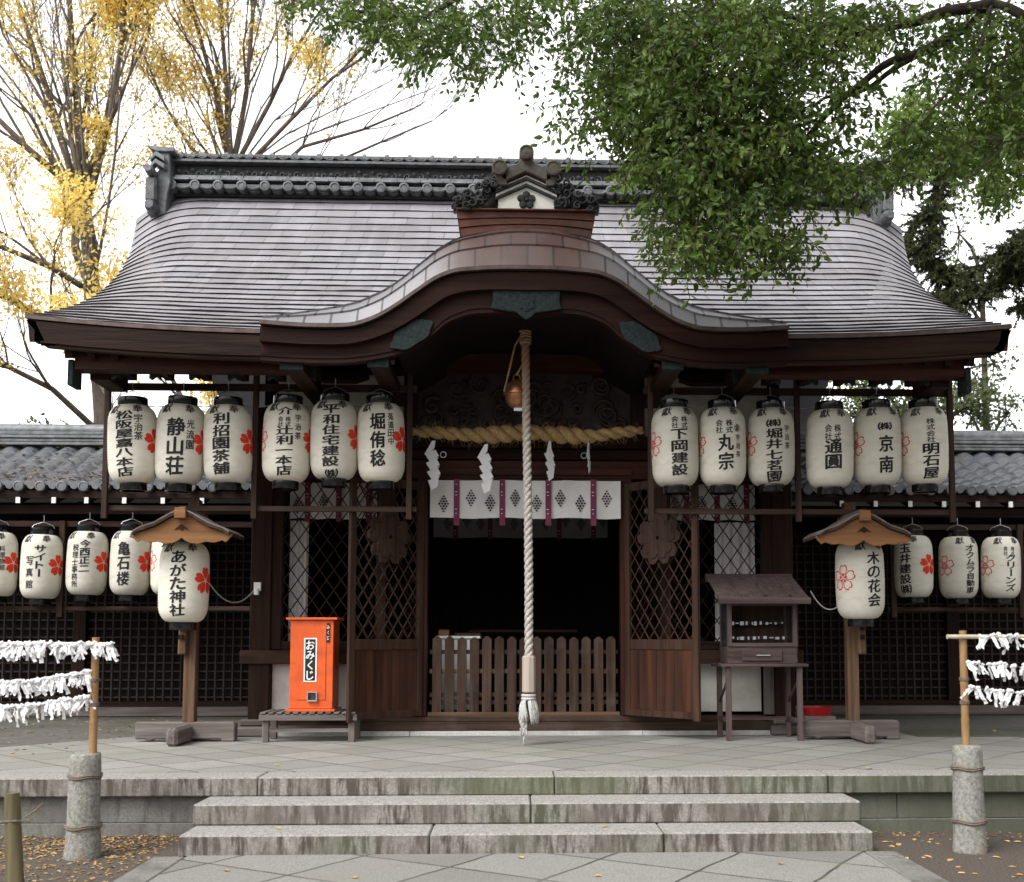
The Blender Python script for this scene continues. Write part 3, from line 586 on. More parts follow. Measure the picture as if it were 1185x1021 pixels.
# walls and frame of the hall
for s in (-1,1):
    for x in (3.14,):
        p=bx('pillar','wood_brown_Z' if 0 else 'wood_dark_Z',*sorted((s*(x-.125),s*(x+.125))),12.98,13.23,.66,4.42,bev=.012)
        H(MB().box(*sorted((s*2.94,s*3.40)),12.86,13.32,PZ,.60),'pillar_base','wood_grey_X',p,bev=.02)
        H(MB().box(*sorted((s*2.98,s*3.34)),12.90,13.28,.60,.68),'pillar_base','wood_grey_X',p,bev=.02)
    bx('door_post','wood_red_Z',*sorted((s*1.16,s*1.30)),12.97,13.17,.71,3.62,bev=.008)
    bx('window_post','wood_dark_Z',*sorted((s*1.66,s*1.78)),13.02,13.16,.9,3.6)
    bx('window_post','wood_dark_Z',*sorted((s*2.90,s*3.02)),13.02,13.16,(1.5 if s<0 else .71),3.6)
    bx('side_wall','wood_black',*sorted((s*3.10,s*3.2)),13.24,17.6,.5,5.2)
    bx('waist_rail','wood_door_X',*sorted((s*1.31,s*3.36)),12.93,13.05,1.33,1.49,bev=.008)
    bx('window_sill','wood_dark_X',*sorted((s*1.31,s*2.89)),13.0,13.16,1.495,1.60)
    bx('plaster_panel','plaster',*sorted((s*1.30,s*(3.01 if s<0 else 2.88))),13.10,13.14,.75,1.34)
    if s>0: bx('panel_post','wood_grey_Z',*sorted((s*2.885,s*3.02)),13.01,13.018,.72,1.33)
    # bent diamond lattice of thin bars in the side window
    def lattice(x0,x1,z0,z1,y,dx,slope,mt,parent,M=None,th=.012,name='diamond_lattice'):
        g=MB(); h=z1-z0
        for sg in (-1,1):
            k=-int(h/slope/dx)-2
            while k*dx<(x1-x0)+h/slope+dx:
                xa=x0+k*dx; 
                # line: x = xa + sg*(z-z0)/slope
                pts=[]
                ta,tb=0.,h
                if sg>0:
                    ta=max(0,(x0-xa)*slope); tb=min(h,(x1-xa)*slope)
                else:
                    ta=max(0,(xa-x1)*slope); tb=min(h,(xa-x0)*slope)
                if tb-ta>.02:
                    yy=y+(.007*sg)
                    a=Vector((xa+sg*ta/slope,yy,z0+ta)); b=Vector((xa+sg*tb/slope,yy,z0+tb)); g.bar(a,b,.012,th,Vector((0,1,0)))
                k+=1
        if M is not None: g.xf(M)
        return H(g,name,mt,parent)
    xa,xb=sorted((s*1.31,s*2.89))
    lattice(xa,xb,1.60,3.56,13.06,.172,1.42,'wood_dark_Z',hall)
    # glass-less room behind: pale curtain at the outer side, patterned cloth at the top is a thing of its own
    # beams over the openings
for z0,z1,y0,mt in ((3.56,3.78,12.96,'wood_red_X'),(3.80,3.93,13.02,'wood_dark_X'),(3.94,4.08,12.94,'wood_dark_X')):
    bx('lintel',mt,-3.0,3.0,y0,13.2,z0,z1,bev=.006)
bx('lintel_strip','wood_red_X',-1.3,1.3,12.93,12.955,3.60,3.68)
for s in (-1,1):
    bx('upper_wall','plaster',*sorted((s*1.45,s*3.0)),13.08,13.14,4.08,4.9)
    bx('upper_post','wood_dark_Z',*sorted((s*1.30,s*1.46)),12.95,13.18,4.08,5.0)
    bx('bracket_beam','wood_dark_X',*sorted((s*1.47,s*3.1)),12.90,13.07,4.84,4.93)
    m=MB().prism([(s*1.9,4.84),(s*1.9,4.78),(s*2.05,4.73),(s*2.45,4.73),(s*2.6,4.78),(s*2.6,4.84)],12.85,13.06); H(m,'bracket','wood_dark_X')
# carved transom and beam within the arch
bx('carved_transom','carving',-1.30,1.30,13.02,13.12,4.08,5.06)
tr=bpy.data.objects['carved_transom']; random.seed(11)
m=MB()
for k in range(54):
    x=random.uniform(-1.2,1.2); z=random.uniform(4.14,4.72)
    scroll(m,x,13.0,z,random.uniform(.06,.15),random.uniform(.02,.035),1.3,random.choice((-1,1)),random.uniform(0,6),20)
H(m,'wave_relief','carving',tr,smooth='all')
H(MB().ribbon([(-1.55+3.1*k/20,4.80+.05*math.sin(PI*k/20)) for k in range(21)],[(-1.55+3.1*k/20,4.97+.06*math.sin(PI*k/20)) for k in range(21)],12.70,12.95),'rainbow_beam','wood_red_X')
m=MB(); m.prism([(-1.3,4.97),(1.3,4.97),(1.0,5.25),(.5,5.4),(-.5,5.4),(-1.0,5.25)],12.92,13.0)
kb=H(m,'arch_board','carving'); m=MB()
for k in range(24):
    x=random.uniform(-.9,.9); scroll(m,x,12.91,random.uniform(5.0,5.22),random.uniform(.05,.11),.02,1.3,random.choice((-1,1)),random.uniform(0,6),18)
H(m,'wave_relief','carving',kb,smooth='all')
m=MB()
for x in (-.98,.72):
    m.tube([(x+.035*math.cos(2*PI*k/14),12.925,3.84+.035*math.sin(2*PI*k/14)) for k in range(15)],.006,5)
H(m,'iron_ring','metal_grey')
# floor beams
bx('granite_sill','granite_top',-3.4,-1.35,12.93,13.35,PZ,.535); bx('granite_sill','granite_top',-1.343,1.41,12.93,13.35,PZ,.535); bx('granite_sill','granite_top',1.417,3.4,12.93,13.35,PZ,.535)
bx('ground_beam','wood_fence_X',-3.0,3.0,12.97,13.25,.536,.64,bev=.008)
bx('threshold','wood_fence_X',-2.9,2.9,12.99,13.24,.642,.71,bev=.008)
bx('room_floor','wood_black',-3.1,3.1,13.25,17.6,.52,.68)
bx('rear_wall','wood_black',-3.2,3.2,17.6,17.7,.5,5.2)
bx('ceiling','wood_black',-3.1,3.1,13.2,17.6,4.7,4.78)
bx('inner_post','wood_dark_Z',-2.06,-1.9,15.2,15.36,.68,4.7); bx('inner_post','wood_dark_Z',1.9,2.06,15.2,15.36,.68,4.7)
bx('inner_rail','wood_red_X',-.75,.75,15.0,15.05,1.72,1.76)
# opened folding doors with lattice, carved blossom and plank lower panel
def door(s):
    hinge=Vector((s*1.22,12.95,0)); out=Vector((s*1.965,12.13,0)); d=out-hinge; L=d.length; ang=math.atan2(d.y,d.x)
    M=Matrix.Translation(hinge)@Matrix.Rotation(ang,4,'Z')
    t=.022
    m=MB()
    for a,b,c,e in ((0,.075,.72,3.5),(L-.085,L,.70,3.52),(.075,L-.085,1.50,1.62),(.075,L-.085,.72,.80),(.075,L-.085,3.40,3.5)):
        m.box(a,b,-t,t,c,e,M)
    f=H(m,'door','wood_door_Z',bev=.004)
    g=MB(); n=7 
    for k in range(n):
        x0=.077+(L-.164)*k/n; g.box(x0,x0+(L-.164)/n-.003,-.010+.002*(k%2),.010,.802,1.498,M)
    H(g,'plank_panel','wood_panel',f)
    # lattice in door plane
    lattice(.075,L-.085,1.62,3.40,0,.150,1.45,'wood_door_Z',f,M,.012)
    # carved cherry blossom, on the side facing the viewer
    side=1 if s<0 else -1
    e=MB(); c=Vector((L*.50,side*.05,2.80)); C2=[]
    for i in range(5):
        a=R(90+72*i); 
        pet=[]
        for q,w in ((a_*1.32,b_*1.32) for a_,b_ in ((.02,.02),(.08,.075),(.16,.11),(.22,.095),(.245,.05),(.215,0),(.245,-.05),(.22,-.095),(.16,-.11),(.08,-.075),(.02,-.02))):
            pet.append((c.x+q*math.cos(a)-w*math.sin(a),c.z+q*math.sin(a)+w*math.cos(a)))
        y0,y1=sorted((c.y,c.y-side*.035)); e.prism(pet,y0,y1,M)
        pet2=[(c.x+(x-c.x)*.78,c.z+(z-c.z)*.78) for x,z in pet]
        y0,y1=sorted((c.y+side*.015,c.y)); e.prism(pet2,y0,y1,M)
    e.v=[tuple(v) for v in e.v]
    H(e,'blossom_emblem','wood_rack_Z',f,bev=.005)
    m=MB(); m.box(L*.40,L*.60,-.02,.02,2.55,3.40,M); H(m,'emblem_backing','wood_dark_Z',f)
door(-1); door(1)
# ------------------------------------------------------------ lettering: flat glyphs wrapped onto surfaces
GL={}
def glyph(ch,bold):
    key=(ch,bold)
    if key in GL: return GL[key]
    cu=bpy.data.curves.new('t','FONT'); cu.body=ch; cu.size=1;  cu.fill_mode='FRONT' if hasattr(cu,'fill_mode') else 'FRONT'; cu.resolution_u=2; cu.dimensions='2D'
    o=bpy.data.objects.new('t',cu); COL.objects.link(o); dg=bpy.context.evaluated_depsgraph_get(); dg.update()
    me=bpy.data.meshes.new_from_object(o.evaluated_get(dg)); bpy.data.objects.remove(o); bpy.data.curves.remove(cu)
    bm=bmesh.new(); bm.from_mesh(me); bpy.data.meshes.remove(me)
    if len(bm.verts):
        xs=[v.co.x for v in bm.verts]; ys=[v.co.y for v in bm.verts]
        if ch in '一ー二': cx=(min(xs)+max(xs))/2; cy=(min(ys)+max(ys))/2
        else: cx=(min(xs)+max(xs))/2; cy=(min(ys)+max(ys))/2
        sc=.94/max(max(xs)-min(xs),(max(ys)-min(ys)),.6)
        if ch=='ー': bmesh.ops.rotate(bm,verts=bm.verts,cent=(cx,cy,0),matrix=Matrix.Rotation(-PI/2,3,'Z'))
        for v in bm.verts: v.co=Vector(((v.co.x-cx)*sc,(v.co.y-cy)*sc,0))
        for k in range(-3,4):
            bmesh.ops.bisect_plane(bm,geom=bm.verts[:]+bm.edges[:]+bm.faces[:],plane_co=(k*.15,0,0),plane_no=(1,0,0))
        for k in range(-1,2):
            bmesh.ops.bisect_plane(bm,geom=bm.verts[:]+bm.edges[:]+bm.faces[:],plane_co=(0,k*.25,0),plane_no=(0,1,0))
        bm.verts.ensure_lookup_table(); bm.verts.index_update()
    r=([tuple(v.co[:2]) for v in bm.verts],[tuple(v.index for v in f.verts) for f in bm.faces]); bm.free(); GL[key]=r; return r
def put(m2,ch,u,v,w,h,bold=.018):
    """glyph at flat position (u,v) into list-based 2D mesh; brush slant rises slightly to the right"""
    vs,fs=glyph(ch,0)
    for j,(a,b) in enumerate(((0,0),(1,.3),(-1,-.3),(.3,1),(-.3,-1))):
        a*=bold; b*=bold; m2.add([(u+(x+a)*w,v+(y+b*.7)*h+x*w*.07,j*.0001) for x,y in vs],fs)
def column(m2,text,u,v0,pitch,w,bold=.018):
    """text from the top, first glyph centred at v0"""
    for i,ch in enumerate(text): put(m2,ch,u,v0-i*pitch,w,min(pitch*.97,w*1.12),bold)
LR,LH=.268,.445
def lrad(z):
    c=.21; q=abs(z)-(LH-c)
    if q<=0: return LR*(1-.02*(abs(z)/(LH-c))**2)
    return .135+(LR*.98-.135)*math.sqrt(max(0,1-min(1,q/c)**2.2))
def wrap(m2,off=.0052):
    out=MB()
    vs=[]
    for u,v,_ in m2.v:
        r=lrad(v)+off+_; th=u/LR; vs.append((r*math.sin(th),-r*math.cos(th),v))
    out.add(vs,m2.f); out.nofix=True; return out
def sakura(m2,u,v,r,filled=True):
    def petal(a,k,rr):
        P=[(.10,0),(.30,.20),(.58,.36),(.86,.30),(.98,.14),(.86,0),(.98,-.14),(.86,-.30),(.58,-.36),(.30,-.20)]
        return [(u+rr*((.5+(x-.5)*k)*math.cos(a)-y*k*math.sin(a)),v+rr*((.5+(x-.5)*k)*math.sin(a)+y*k*math.cos(a)),0) for x,y in P]
    for i in range(5):
        a=R(90+72*i)
        if filled:
            p=petal(a,1,r); c=(u+r*.55*math.cos(a),v+r*.55*math.sin(a),0); n=len(p)
            m2.add(p+[c],[(k,(k+1)%n,n) for k in range(n)])
        else:
            p=petal(a,1,r); q=petal(a,.80,r); n=len(p); m2.add(p+q,[(k,(k+1)%n,n+(k+1)%n,n+k) for k in range(n)])
            for da in (-.13,.13,0):
                c0=(u+r*.05*math.cos(a),v+r*.05*math.sin(a)); c1=(u+r*.36*math.cos(a+da*1.3),v+r*.36*math.sin(a+da*1.3)); nx,ny=-math.sin(a)*.012*r*1.6,math.cos(a)*.012*r*1.6
                m2.add([(c0[0]-nx,c0[1]-ny,0),(c1[0]-nx,c1[1]-ny,0),(c1[0]+nx,c1[1]+ny,0),(c0[0]+nx,c0[1]+ny,0)],[(0,1,2,3)])
PROTO={}
def lantern(px,py,Y,label,group,cols,hou=None,ken=None,flowers=(),wire=.10,s=1.0,tilt=0):
    """cols: (text, u/R as sin, top centre v/LH, pitch m, width m)"""
    c=at(px,py,Y); o=thing('paper_lantern',c,label,'lantern',group); s*=.985; q_=random.uniform(-.012,.012); o.scale=(s,s,s*(1+q_))
    tilt=tilt or random.uniform(-1.3,1.3); o.rotation_euler=(R(random.uniform(-1,1)),R(tilt),-math.atan2(c.x-CAM.x,c.y))
    if 'shade' not in PROTO:
        prof=[]; n=60
        for k in range(n+1):
            z=-LH+2*LH*k/n; prof.append((lrad(z)+(.0036 if k%2 else -.0010),z))
        PROTO['shade']=MB().lathe(prof,n=40).build('shade','paper_shade',o,local=True,smooth='all')
        PROTO['top_ring']=MB().lathe([(.10,LH-.012),(.158,LH-.012),(.163,LH+.0),(.163,LH+.085),(.155,LH+.09),(.145,LH+.09),(.143,LH+.02),(.10,LH+.02)],n=32,cap=False).build('top_ring','black_gloss',o,local=True,smooth=True)
        PROTO['bottom_ring']=MB().lathe([(.001,-LH-.06),(.13,-LH-.06),(.132,-LH-.085),(.142,-LH-.085),(.145,-LH-.08),(.145,-LH+.005),(.12,-LH+.012)],n=32,cap=False).build('bottom_ring','black_gloss',o,local=True,smooth=True)
        h=MB(); 
        for sg in (-1,1): h.tube([(sg*.155,0,LH+.07),(sg*.12,0,LH+.13),(sg*.02,0,LH+.17),(0,0,LH+.172)],.005,5)
        h.tube([(0,0,LH+.17),(.004,0,LH+.21),(0,0,LH+.27)],.006,5)
        PROTO['wire_handle']=h.build('wire_handle','metal_grey',o,local=True)
    else:
        for k in ('shade','top_ring','bottom_ring','wire_handle'): share(PROTO[k],o,k)
    asn=lambda q: math.asin(max(-1,min(1,q)))
    def ink(m2): wrap(m2).build('lettering','black_ink',o,local=True)
    for cdef in cols:
        m2=MB(); t,u,v,p,w=cdef[:5]; column(m2,t,asn(u)*LR,v*LH,p,w*(1.16 if p>.18 else 1.30 if w>.1 else 1.08),.034 if w>.1 else .02); ink(m2)
    if hou is not None: m2=MB(); put(m2,'奉',asn(hou)*LR,.845*LH,.125,.105,.02); ink(m2)
    if ken is not None: m2=MB(); put(m2,'獻',asn(ken)*LR,.835*LH,.13,.11,.012); ink(m2)
    for u,filled in flowers:
        f=MB(); sakura(f,(asn(u) if abs(u)<=1 else math.copysign(PI/2+.2,u))*LR,.03*LH,.155,filled); wrap(f,.0046).build('blossom_crest','flower_red' if filled else 'flower_pink',o,local=True)
    return o
GA='paper lanterns in the left eave rack'; GB='paper lanterns in the right eave rack'; GC='paper lanterns along the left side hall'; GD='paper lanterns along the right side hall'
LL=lantern
LL(154,515,12.0,'tilted lantern at the far left of the left eave rack, seven characters',GA,[('松阪屋嘉八本店',-.36,.66,.106,.150),('宇治茶',.2,.58,.100,.09)],.2,-.77,[(.84,True)],tilt=-2)
LL(209,515,12.0,'second lantern from the left in the left eave rack, three characters',GA,[('静山荘',-.22,.36,.215,.175),('光流園',.36,.45,.115,.085)],.34,-.66,[(.87,True)])
LL(264,515,12.0,'third lantern in the left eave rack, just left of its middle post',GA,[('利招園茶舗',-.3,.58,.140,.150)],.25,-.62,[(.86,True)])
LL(332,513,12.0,'fourth paper lantern in the left eave rack, roof-shaped mark over two tiny columns',GA,[('介',-.1,.72,.1,.13),('株式',0.02,.50,.06,.055),('会社',-.28,.50,.06,.055),('辻利一本店',-.11,.22,.112,.145),('宇治茶',.43,.55,.1,.07)],.41,-.62,[(.95,True),(-.99,False)])
LL(387,510,12.0,'fifth lantern in the left eave rack, one unbroken column of characters',GA,[('平和住宅建設',-.16,.70,.118,.15),('㈱',-.13,-.92,.1,.14)],.35,-.6,[(.9,True)])
LL(441,513,12.0,'paper lantern at the right end of the left eave rack, three spaced characters',GA,[('堀侑稔',-.15,.45,.205,.15),('菟道田中',.4,.58,.092,.07)],.36,-.62,[(.87,True)])
LL(781,518,12.0,'lantern at the left end of the right eave rack, four large characters',GB,[('株式',.42,.62,.072,.075),('会社',.02,.62,.072,.075),('下岡建設',.2,.23,.132,.15)],.62,-.35,[(-.9,False)])
LL(836,518,12.0,'second lantern in the right eave rack, two characters and a circled mark',GB,[('株式',.3,.52,.08,.075),('会社',-.12,.52,.08,.075),('丸宗',.15,.02,.21,.155),('㊎',.62,.40,.1,.075),('宇治茶',.64,.16,.095,.06)],.54,-.43,[(-.96,False)])
LL(892,518,12.0,'third paper lantern in the right eave rack, closed column of five characters',GB,[('㈱',.13,.52,.1,.13),('堀井七茗園',.15,.25,.122,.145),('宇治茶',.67,.40,.1,.065)],.6,-.4,[(-.9,False)])
LL(960,520,12.0,'plain yellowed paper lantern in the middle of the right eave rack, no red blossom',GB,[('株式',.34,.44,.095,.075),('会社',-.04,.44,.095,.075),('通圓',.17,-.03,.17,.15)],.54,-.2,[])
LL(1015,518,12.0,'second lantern from the right end of the right eave rack, two spaced characters',GB,[('㈱',.34,.44,.1,.13),('京南',.38,0,.235,.15)],.75,-.23,[(-.87,False)])
LL(1069,517,12.0,'lantern at the far right of the right eave rack, small over large characters',GB,[('株式会社',.3,.56,.07,.095),('明石屋',.3,-.15,.135,.15)],.72,-.33,[(-.9,False)])
LL(-4,653,15.0,'paper lantern cut by the left edge of the photo, in the left side hall rack',GC,[('料理旅館',.23,.45,.085,.075)],.2,-.7,[(.77,True)])
LL(48,656,15.0,'side hall lantern left of its rack post, flowing phonetic letters beside three characters',GC,[('サイトー',-.1,.52,.11,.115),('写真館',-.55,.15,.16,.10)],.2,-.75,[(.77,True)])
LL(101,652,15.0,'side hall lantern with two long columns of writing, just right of the rack post',GC,[('今西正二',-.15,.58,.115,.105),('税理士事務所',-.58,.45,.10,.085)],.12,-.85,[(.77,True)])
LL(151,652,15.0,'side hall lantern with three large characters, second left of the roofed post lantern',GC,[('亀石楼',-.35,.42,.205,.15)],.1,-.8,[(.78,True)])
LL(198,652,15.0,'side hall lantern mostly hidden behind the left roofed post lantern',GC,[('堤',-.2,.6,.2,.15)],.3,-.6,[(-.97,False)])
LL(1057,656,15.0,'side hall lantern under the edge of the right small roof, red blossom on its right',GD,[('玉井建設㈱',-.42,.55,.145,.135)],.03,-.85,[(.78,True)])
LL(1109,657,15.0,'side hall lantern in the middle of the right rack, phonetic letters on its right side',GD,[('オクムラ自動車',.60,.60,.10,.105)],.86,.1,[(-.68,False)])
LL(1158,657,15.0,'side hall lantern at the right end of the right rack, near the photo edge',GD,[('株式',.6,.58,.07,.055),('会社',.25,.58,.07,.055),('クリーンズ',.5,.28,.105,.115)],.75,-.15,[(-.75,False)])
LL(213,674,11.9,'large paper lantern hanging under the left small roof, five flowing characters','paper lanterns under small roofs',[('あがた神社',-.25,.60,.145,.135)],.32,-.70,[(.82,True)])
LL(995,671,11.9,'large paper lantern hanging under the right small roof, blossom outline on its left','paper lanterns under small roofs',[('木の花会',.58,.52,.155,.13)],.87,.05,[(-.66,False)])

# ------------------------------------------------------------ lantern racks
def rack(label,x0,x1,xm,Y,z0,z1,posts,w=.06,up=0,group=None,cat='rack',name='lantern_rack'):
    r=thing(name,((x0+x1)/2,Y,z0),label,cat,group)
    MB().box(x0-.05,x1+.05,Y+.03,Y+.075,z0,z0+.06).build('bottom_rail','wood_rack_X',r,bev=.004)
    MB().box(x0-.05,x1+.05,Y+.03,Y+.075,z1-.080,z1).build('top_rail','wood_rack_X',r,bev=.004)
    for x in posts: MB().box(x-w/2,x+w/2,Y-.026,Y+.028,z0-.09,z1+up).build('upright','wood_rack_Z',r,bev=.004)
    return r
rack('long brown lantern rack hanging under the left eave, six lanterns in it',-4.65,-1.27,0,12.06,3.045,4.49,(-4.66,-3.02,-1.30),up=.12)
rack('long brown lantern rack hanging under the right eave, six lanterns in it',1.40,4.86,0,12.06,3.035,4.49,(1.42,3.10,4.87),up=.12)
rack('lower brown lantern rack along the left side hall',-12,-3.5,0,15.1,2.02,3.26,(-11,-9.6,-8.2,-6.37,-3.56),w=.075)
rack('lower brown lantern rack along the right side hall',5.22,12,0,15.1,2.02,3.26,(5.24,7.08,8.9,10.7),w=.075)
# electric cables
def cable(label,pts,r=.008,Y=None):
    m=MB(); m.tube(pts,r,5); tag(m.build('cable','cable',smooth=True),label,'cable')
def sag(a,b,d,n=12): a=Vector(a); b=Vector(b); return [a.lerp(b,k/n)-Vector((0,0,d*4*(k/n)*(1-k/n))) for k in range(n+1)]
cable('grey cable sagging from the left roofed lantern to the hall pillar',sag(at(238,668,11.9),at(296,681,12.95),.22))
cable('grey cable sagging from the right roofed lantern to the small display stall',sag(at(972,700,11.9),at(938,684,12.4),.12))
for i,(a,b) in enumerate(((154,209),(209,264),(264,332),(332,387),(387,441))):
    m=sag(at(a,462,12.05),at(b,462,12.05),.09,8); cable('thin cable looping between the tops of %s left rack lanterns'%('first and second,second and third,third and fourth,fourth and fifth,fifth and sixth'.split(',')[i]),m,.006)
for i,(a,b) in enumerate(((781,836),(836,892),(892,960),(960,1015),(1015,1069))):
    m=sag(at(a,464,12.05),at(b,464,12.05),.09,8); cable('thin cable looping between the tops of %s right rack lanterns'%('first and second,second and third,third and fourth,fourth and fifth,fifth and sixth'.split(',')[i]),m,.006)
m=MB(); p=at(298,681,12.95); m.box(p.x-.04,p.x+.04,12.93,12.975,p.z-.03,p.z+.07); m.lathe([(.001,-.02),(.03,-.02),(.03,.05),(.001,.05)],(p.x,12.90,p.z-.06),10)
tag(m.build('cable_socket','insulator'),'white porcelain cable socket on the left hall pillar','socket')

# ------------------------------------------------------------ cloths (noren), rope, bell, streamers
def motif(g,cx,cz,y,sx=1.0):
    n=0
    for r_,row in enumerate((1,2,3,4,3,2,1)):
        for k in range(row):
            x=cx+(k-(row-1)/2)*.034*sx; z=cz+(3-r_)*.030*sx
            if (r_+k)%2==0: pts=[(.016,0),(0,.015),(-.016,0),(0,-.011)]
            else: pts=[(.015,.010),(-.008,.014),(-.014,-.010),(.008,-.012)]
            g.prism([(x+a*sx,z+b*sx) for a,b in pts],y(x)-.006,y(x)-.003)
def noren(label,x0,x1,Y,z0,z1,strips,motifs,mt='cloth_white',amp=.014,wave=7,seed=0,drop=.09,cat='curtain',sx=1,group=None):
    o=thing('noren_curtain',((x0+x1)/2,Y,z0),label,cat,group)
    y=lambda x: Y+amp*math.sin(x*wave+seed)+amp*.6*math.sin(x*wave*2.7+1+seed)
    m=MB(); n=80; nz=6
    rows=[]; 
    for k in range(nz+1):
        z=lerp(z0,z1,k/nz); f=1-k/nz*.7
        rows.append([(lerp(x0,x1,i/n),Y+(y(lerp(x0,x1,i/n))-Y)*f-.0,z+.006*math.sin(i*.23+seed)*(1-k/nz)) for i in range(n+1)])
    m.grid(rows); b=[[(p[0],p[1]+.004,p[2]) for p in r] for r in rows]; m.grid(b)
    m.build('cloth',mt,o,smooth='all')
    m=MB(); m.tube([(x0-.04,Y+.005,z1+.006),(x1+.04,Y+.005,z1+.006)],.012,8); m.build('rod','wood_rack_X',o)
    for xs_ in strips:
        m=MB(); m.box(xs_-.034,xs_+.034,Y-.027,Y-.021,z0-drop,z1+.01); s_=m.build('ribbon','cloth_purple',o)
        m=MB()
        for zz,w in ((z1-.06,.012),(z1-.15,.02),(z1-.19,.015),(z0+.05,.014),(z0+.1,.02)): m.box(xs_-w,xs_+w*.3,Y-.030,Y-.0275,zz,zz+.007)
        m.build('ribbon_marking','paper_white',s_)
    for cx,cz in motifs: m=MB(); motif(m,cx,cz,lambda x: y(x)-.008,sx); m.build('dotted_crest','black_ink',o)
    return o
X0,X1=-1.13,1.16
nx=lambda px: (px-597)/1250*12.9-.1-.0+.02
noren('white short curtain with four purple ribbons and dotted diamonds across the doorway',X0,X1,12.90,3.07,3.53,[nx(526),nx(579),nx(632.5),nx(685)],[(nx(511),3.24),(nx(542.5),3.31),(nx(565),3.25),(nx(594),3.31),(nx(619),3.25),(nx(646.5),3.31),(nx(670),3.25),(nx(701),3.31)],seed=.6)
n2=lambda px: (px-597)/1250*16.2-.1
noren('dim second curtain with purple ribbons deeper inside the doorway',-1.34,1.28,16.2,3.15,3.7,[n2(527),n2(567),n2(607),n2(647),n2(687)],[(n2(518),3.36),(n2(540),3.41),(n2(556),3.36),(n2(579),3.41),(n2(595),3.36),(n2(632),3.36),(n2(655),3.41),(n2(673),3.36),(n2(698),3.41)],mt='cloth_shaded',seed=2,drop=.03)
for s,nm in ((-1,'left'),(1,'right')):
    xa,xb=sorted((s*1.80,s*2.88)); 
    noren('white dotted curtain with dark ribbons behind the %s diamond lattice window'%nm,xa,xb,13.30,3.10,3.55,[xa+.22,xa+.60,xa+.97],[(xa+.10,3.26),(xa+.41,3.3),(xa+.80,3.28)],seed=s,drop=.04)
    xa,xb=sorted((s*(2.66 if s<0 else 2.38),s*2.88)); m=MB(); rows=[]
    for k in range(8):
        z=lerp(1.6,3.08,k/7); rows.append([(lerp(xa,xb,i/24),13.36+.03*math.sin(i*1.15+s),z) for i in range(25)])
    m.grid(rows); m.grid([[(p[0],p[1]+.005,p[2]) for p in r] for r in rows])
    tag(m.build('side_drape','cloth_white',smooth='all'),'pale pleated drape standing inside the %s lattice window'%nm,'drape')
rm=MATS['rope_white']; rn_t=rm.node_tree; rP=rn_t.nodes['Principled BSDF']; src=rP.inputs['Base Color'].links[0].from_socket
rx=rn_t.nodes.new('ShaderNodeSeparateXYZ'); rn_t.links.new(rn_t.nodes['Texture Coordinate'].outputs['Object'],rx.inputs[0])
rr_=rn_t.nodes.new('ShaderNodeMapRange'); rr_.inputs[1].default_value=2.9; rr_.inputs[2].default_value=4.1; rn_t.links.new(rx.outputs['Z'],rr_.inputs[0])
rmx=rn_t.nodes.new('ShaderNodeMixRGB'); rn_t.links.new(rr_.outputs[0],rmx.inputs[0]); rn_t.links.new(src,rmx.inputs[1]); rmx.inputs[2].default_value=(.23,.145,.085,1); rn_t.links.new(rmx.outputs[0],rP.inputs['Base Color'])
# bell, its cord and the long pull rope
p=at(598,457,11.9); bell=thing('suzu_bell',p-Vector((0,0,.15)),'round copper bell hanging in the dark arch behind the rope','bell')
MB().lathe([(.001,-.15),(.06,-.145),(.11,-.11),(.13,-.05),(.135,-.005),(.15,0),(.15,.018),(.135,.022),(.128,.07),(.10,.125),(.05,.155),(.001,.16)],tuple(p),28).build('body','bell_copper',bell,smooth=True)
m=MB(); m.tube([(p.x+.04*math.cos(2*PI*k/12),p.y,p.z+.19+.04*math.sin(2*PI*k/12)) for k in range(13)],.01,6); m.build('ring','bell_copper',bell)
m=MB(); m.box(p.x-.03,p.x+.06,p.y-.04,p.y-.03,p.z-.19,p.z-.155); m.build('paper_tab','paper_white',bell)
m=MB(); m.tube([p+Vector((0,0,.23)),at(606,420,11.85),at(607,366,11.8),at(607,366,11.8)+Vector((0,0,.12))],.012,6); m.tube([p+Vector((-.14,-.02,.03)),p+Vector((-.02,-.05,.55)),at(606,384,11.8)],.012,6); m.build('cord','rope_brown',bell)
bt=at(608,388,11.8); bb=at(612,762,11.8); path=[bt+Vector((-.01,0,.1)),bt,bt.lerp(bb,.25),bt.lerp(bb,.5)+Vector((.008,0,0)),bt.lerp(bb,.75)+Vector((.01,0,0)),bb]
rope=thing('bell_rope',(bb.x,bb.y,.62),'long twisted pull rope with wooden grip and tassel hanging before the doorway','rope')
k1=path[:3]; k2=path[2:]
for ph in range(3): MB().helix(path[1:],.023,.027,15,ph*2*PI/3,7).build('strand','rope_white',rope,smooth='all')
m=MB()
for k in range(6): m.tube([(bt.x+.055*math.cos(a*PI/5)+random.uniform(-.006,.006),bt.y+.055*math.sin(a*PI/5),bt.z+.07-k*.032+random.uniform(-.008,.008)) for a in range(11)],.014,6)
m.build('knot_binding','rope_brown',rope,smooth='all')
MB().lathe([(.001,bb.z+.03),(.062,bb.z+.03),(.074,bb.z+.01),(.074,bb.z-.36),(.062,bb.z-.37),(.001,bb.z-.37)],(bb.x,bb.y,0),8).build('grip','handle_wood',rope,bev=.004)
zt=bb.z-.37; m=MB(); random.seed(4)
for k in range(2): m.tube([(bb.x+.066*math.cos(a*PI/7),bb.y+.066*math.sin(a*PI/7),zt-.03-.035*k) for a in range(15)],.018,6)
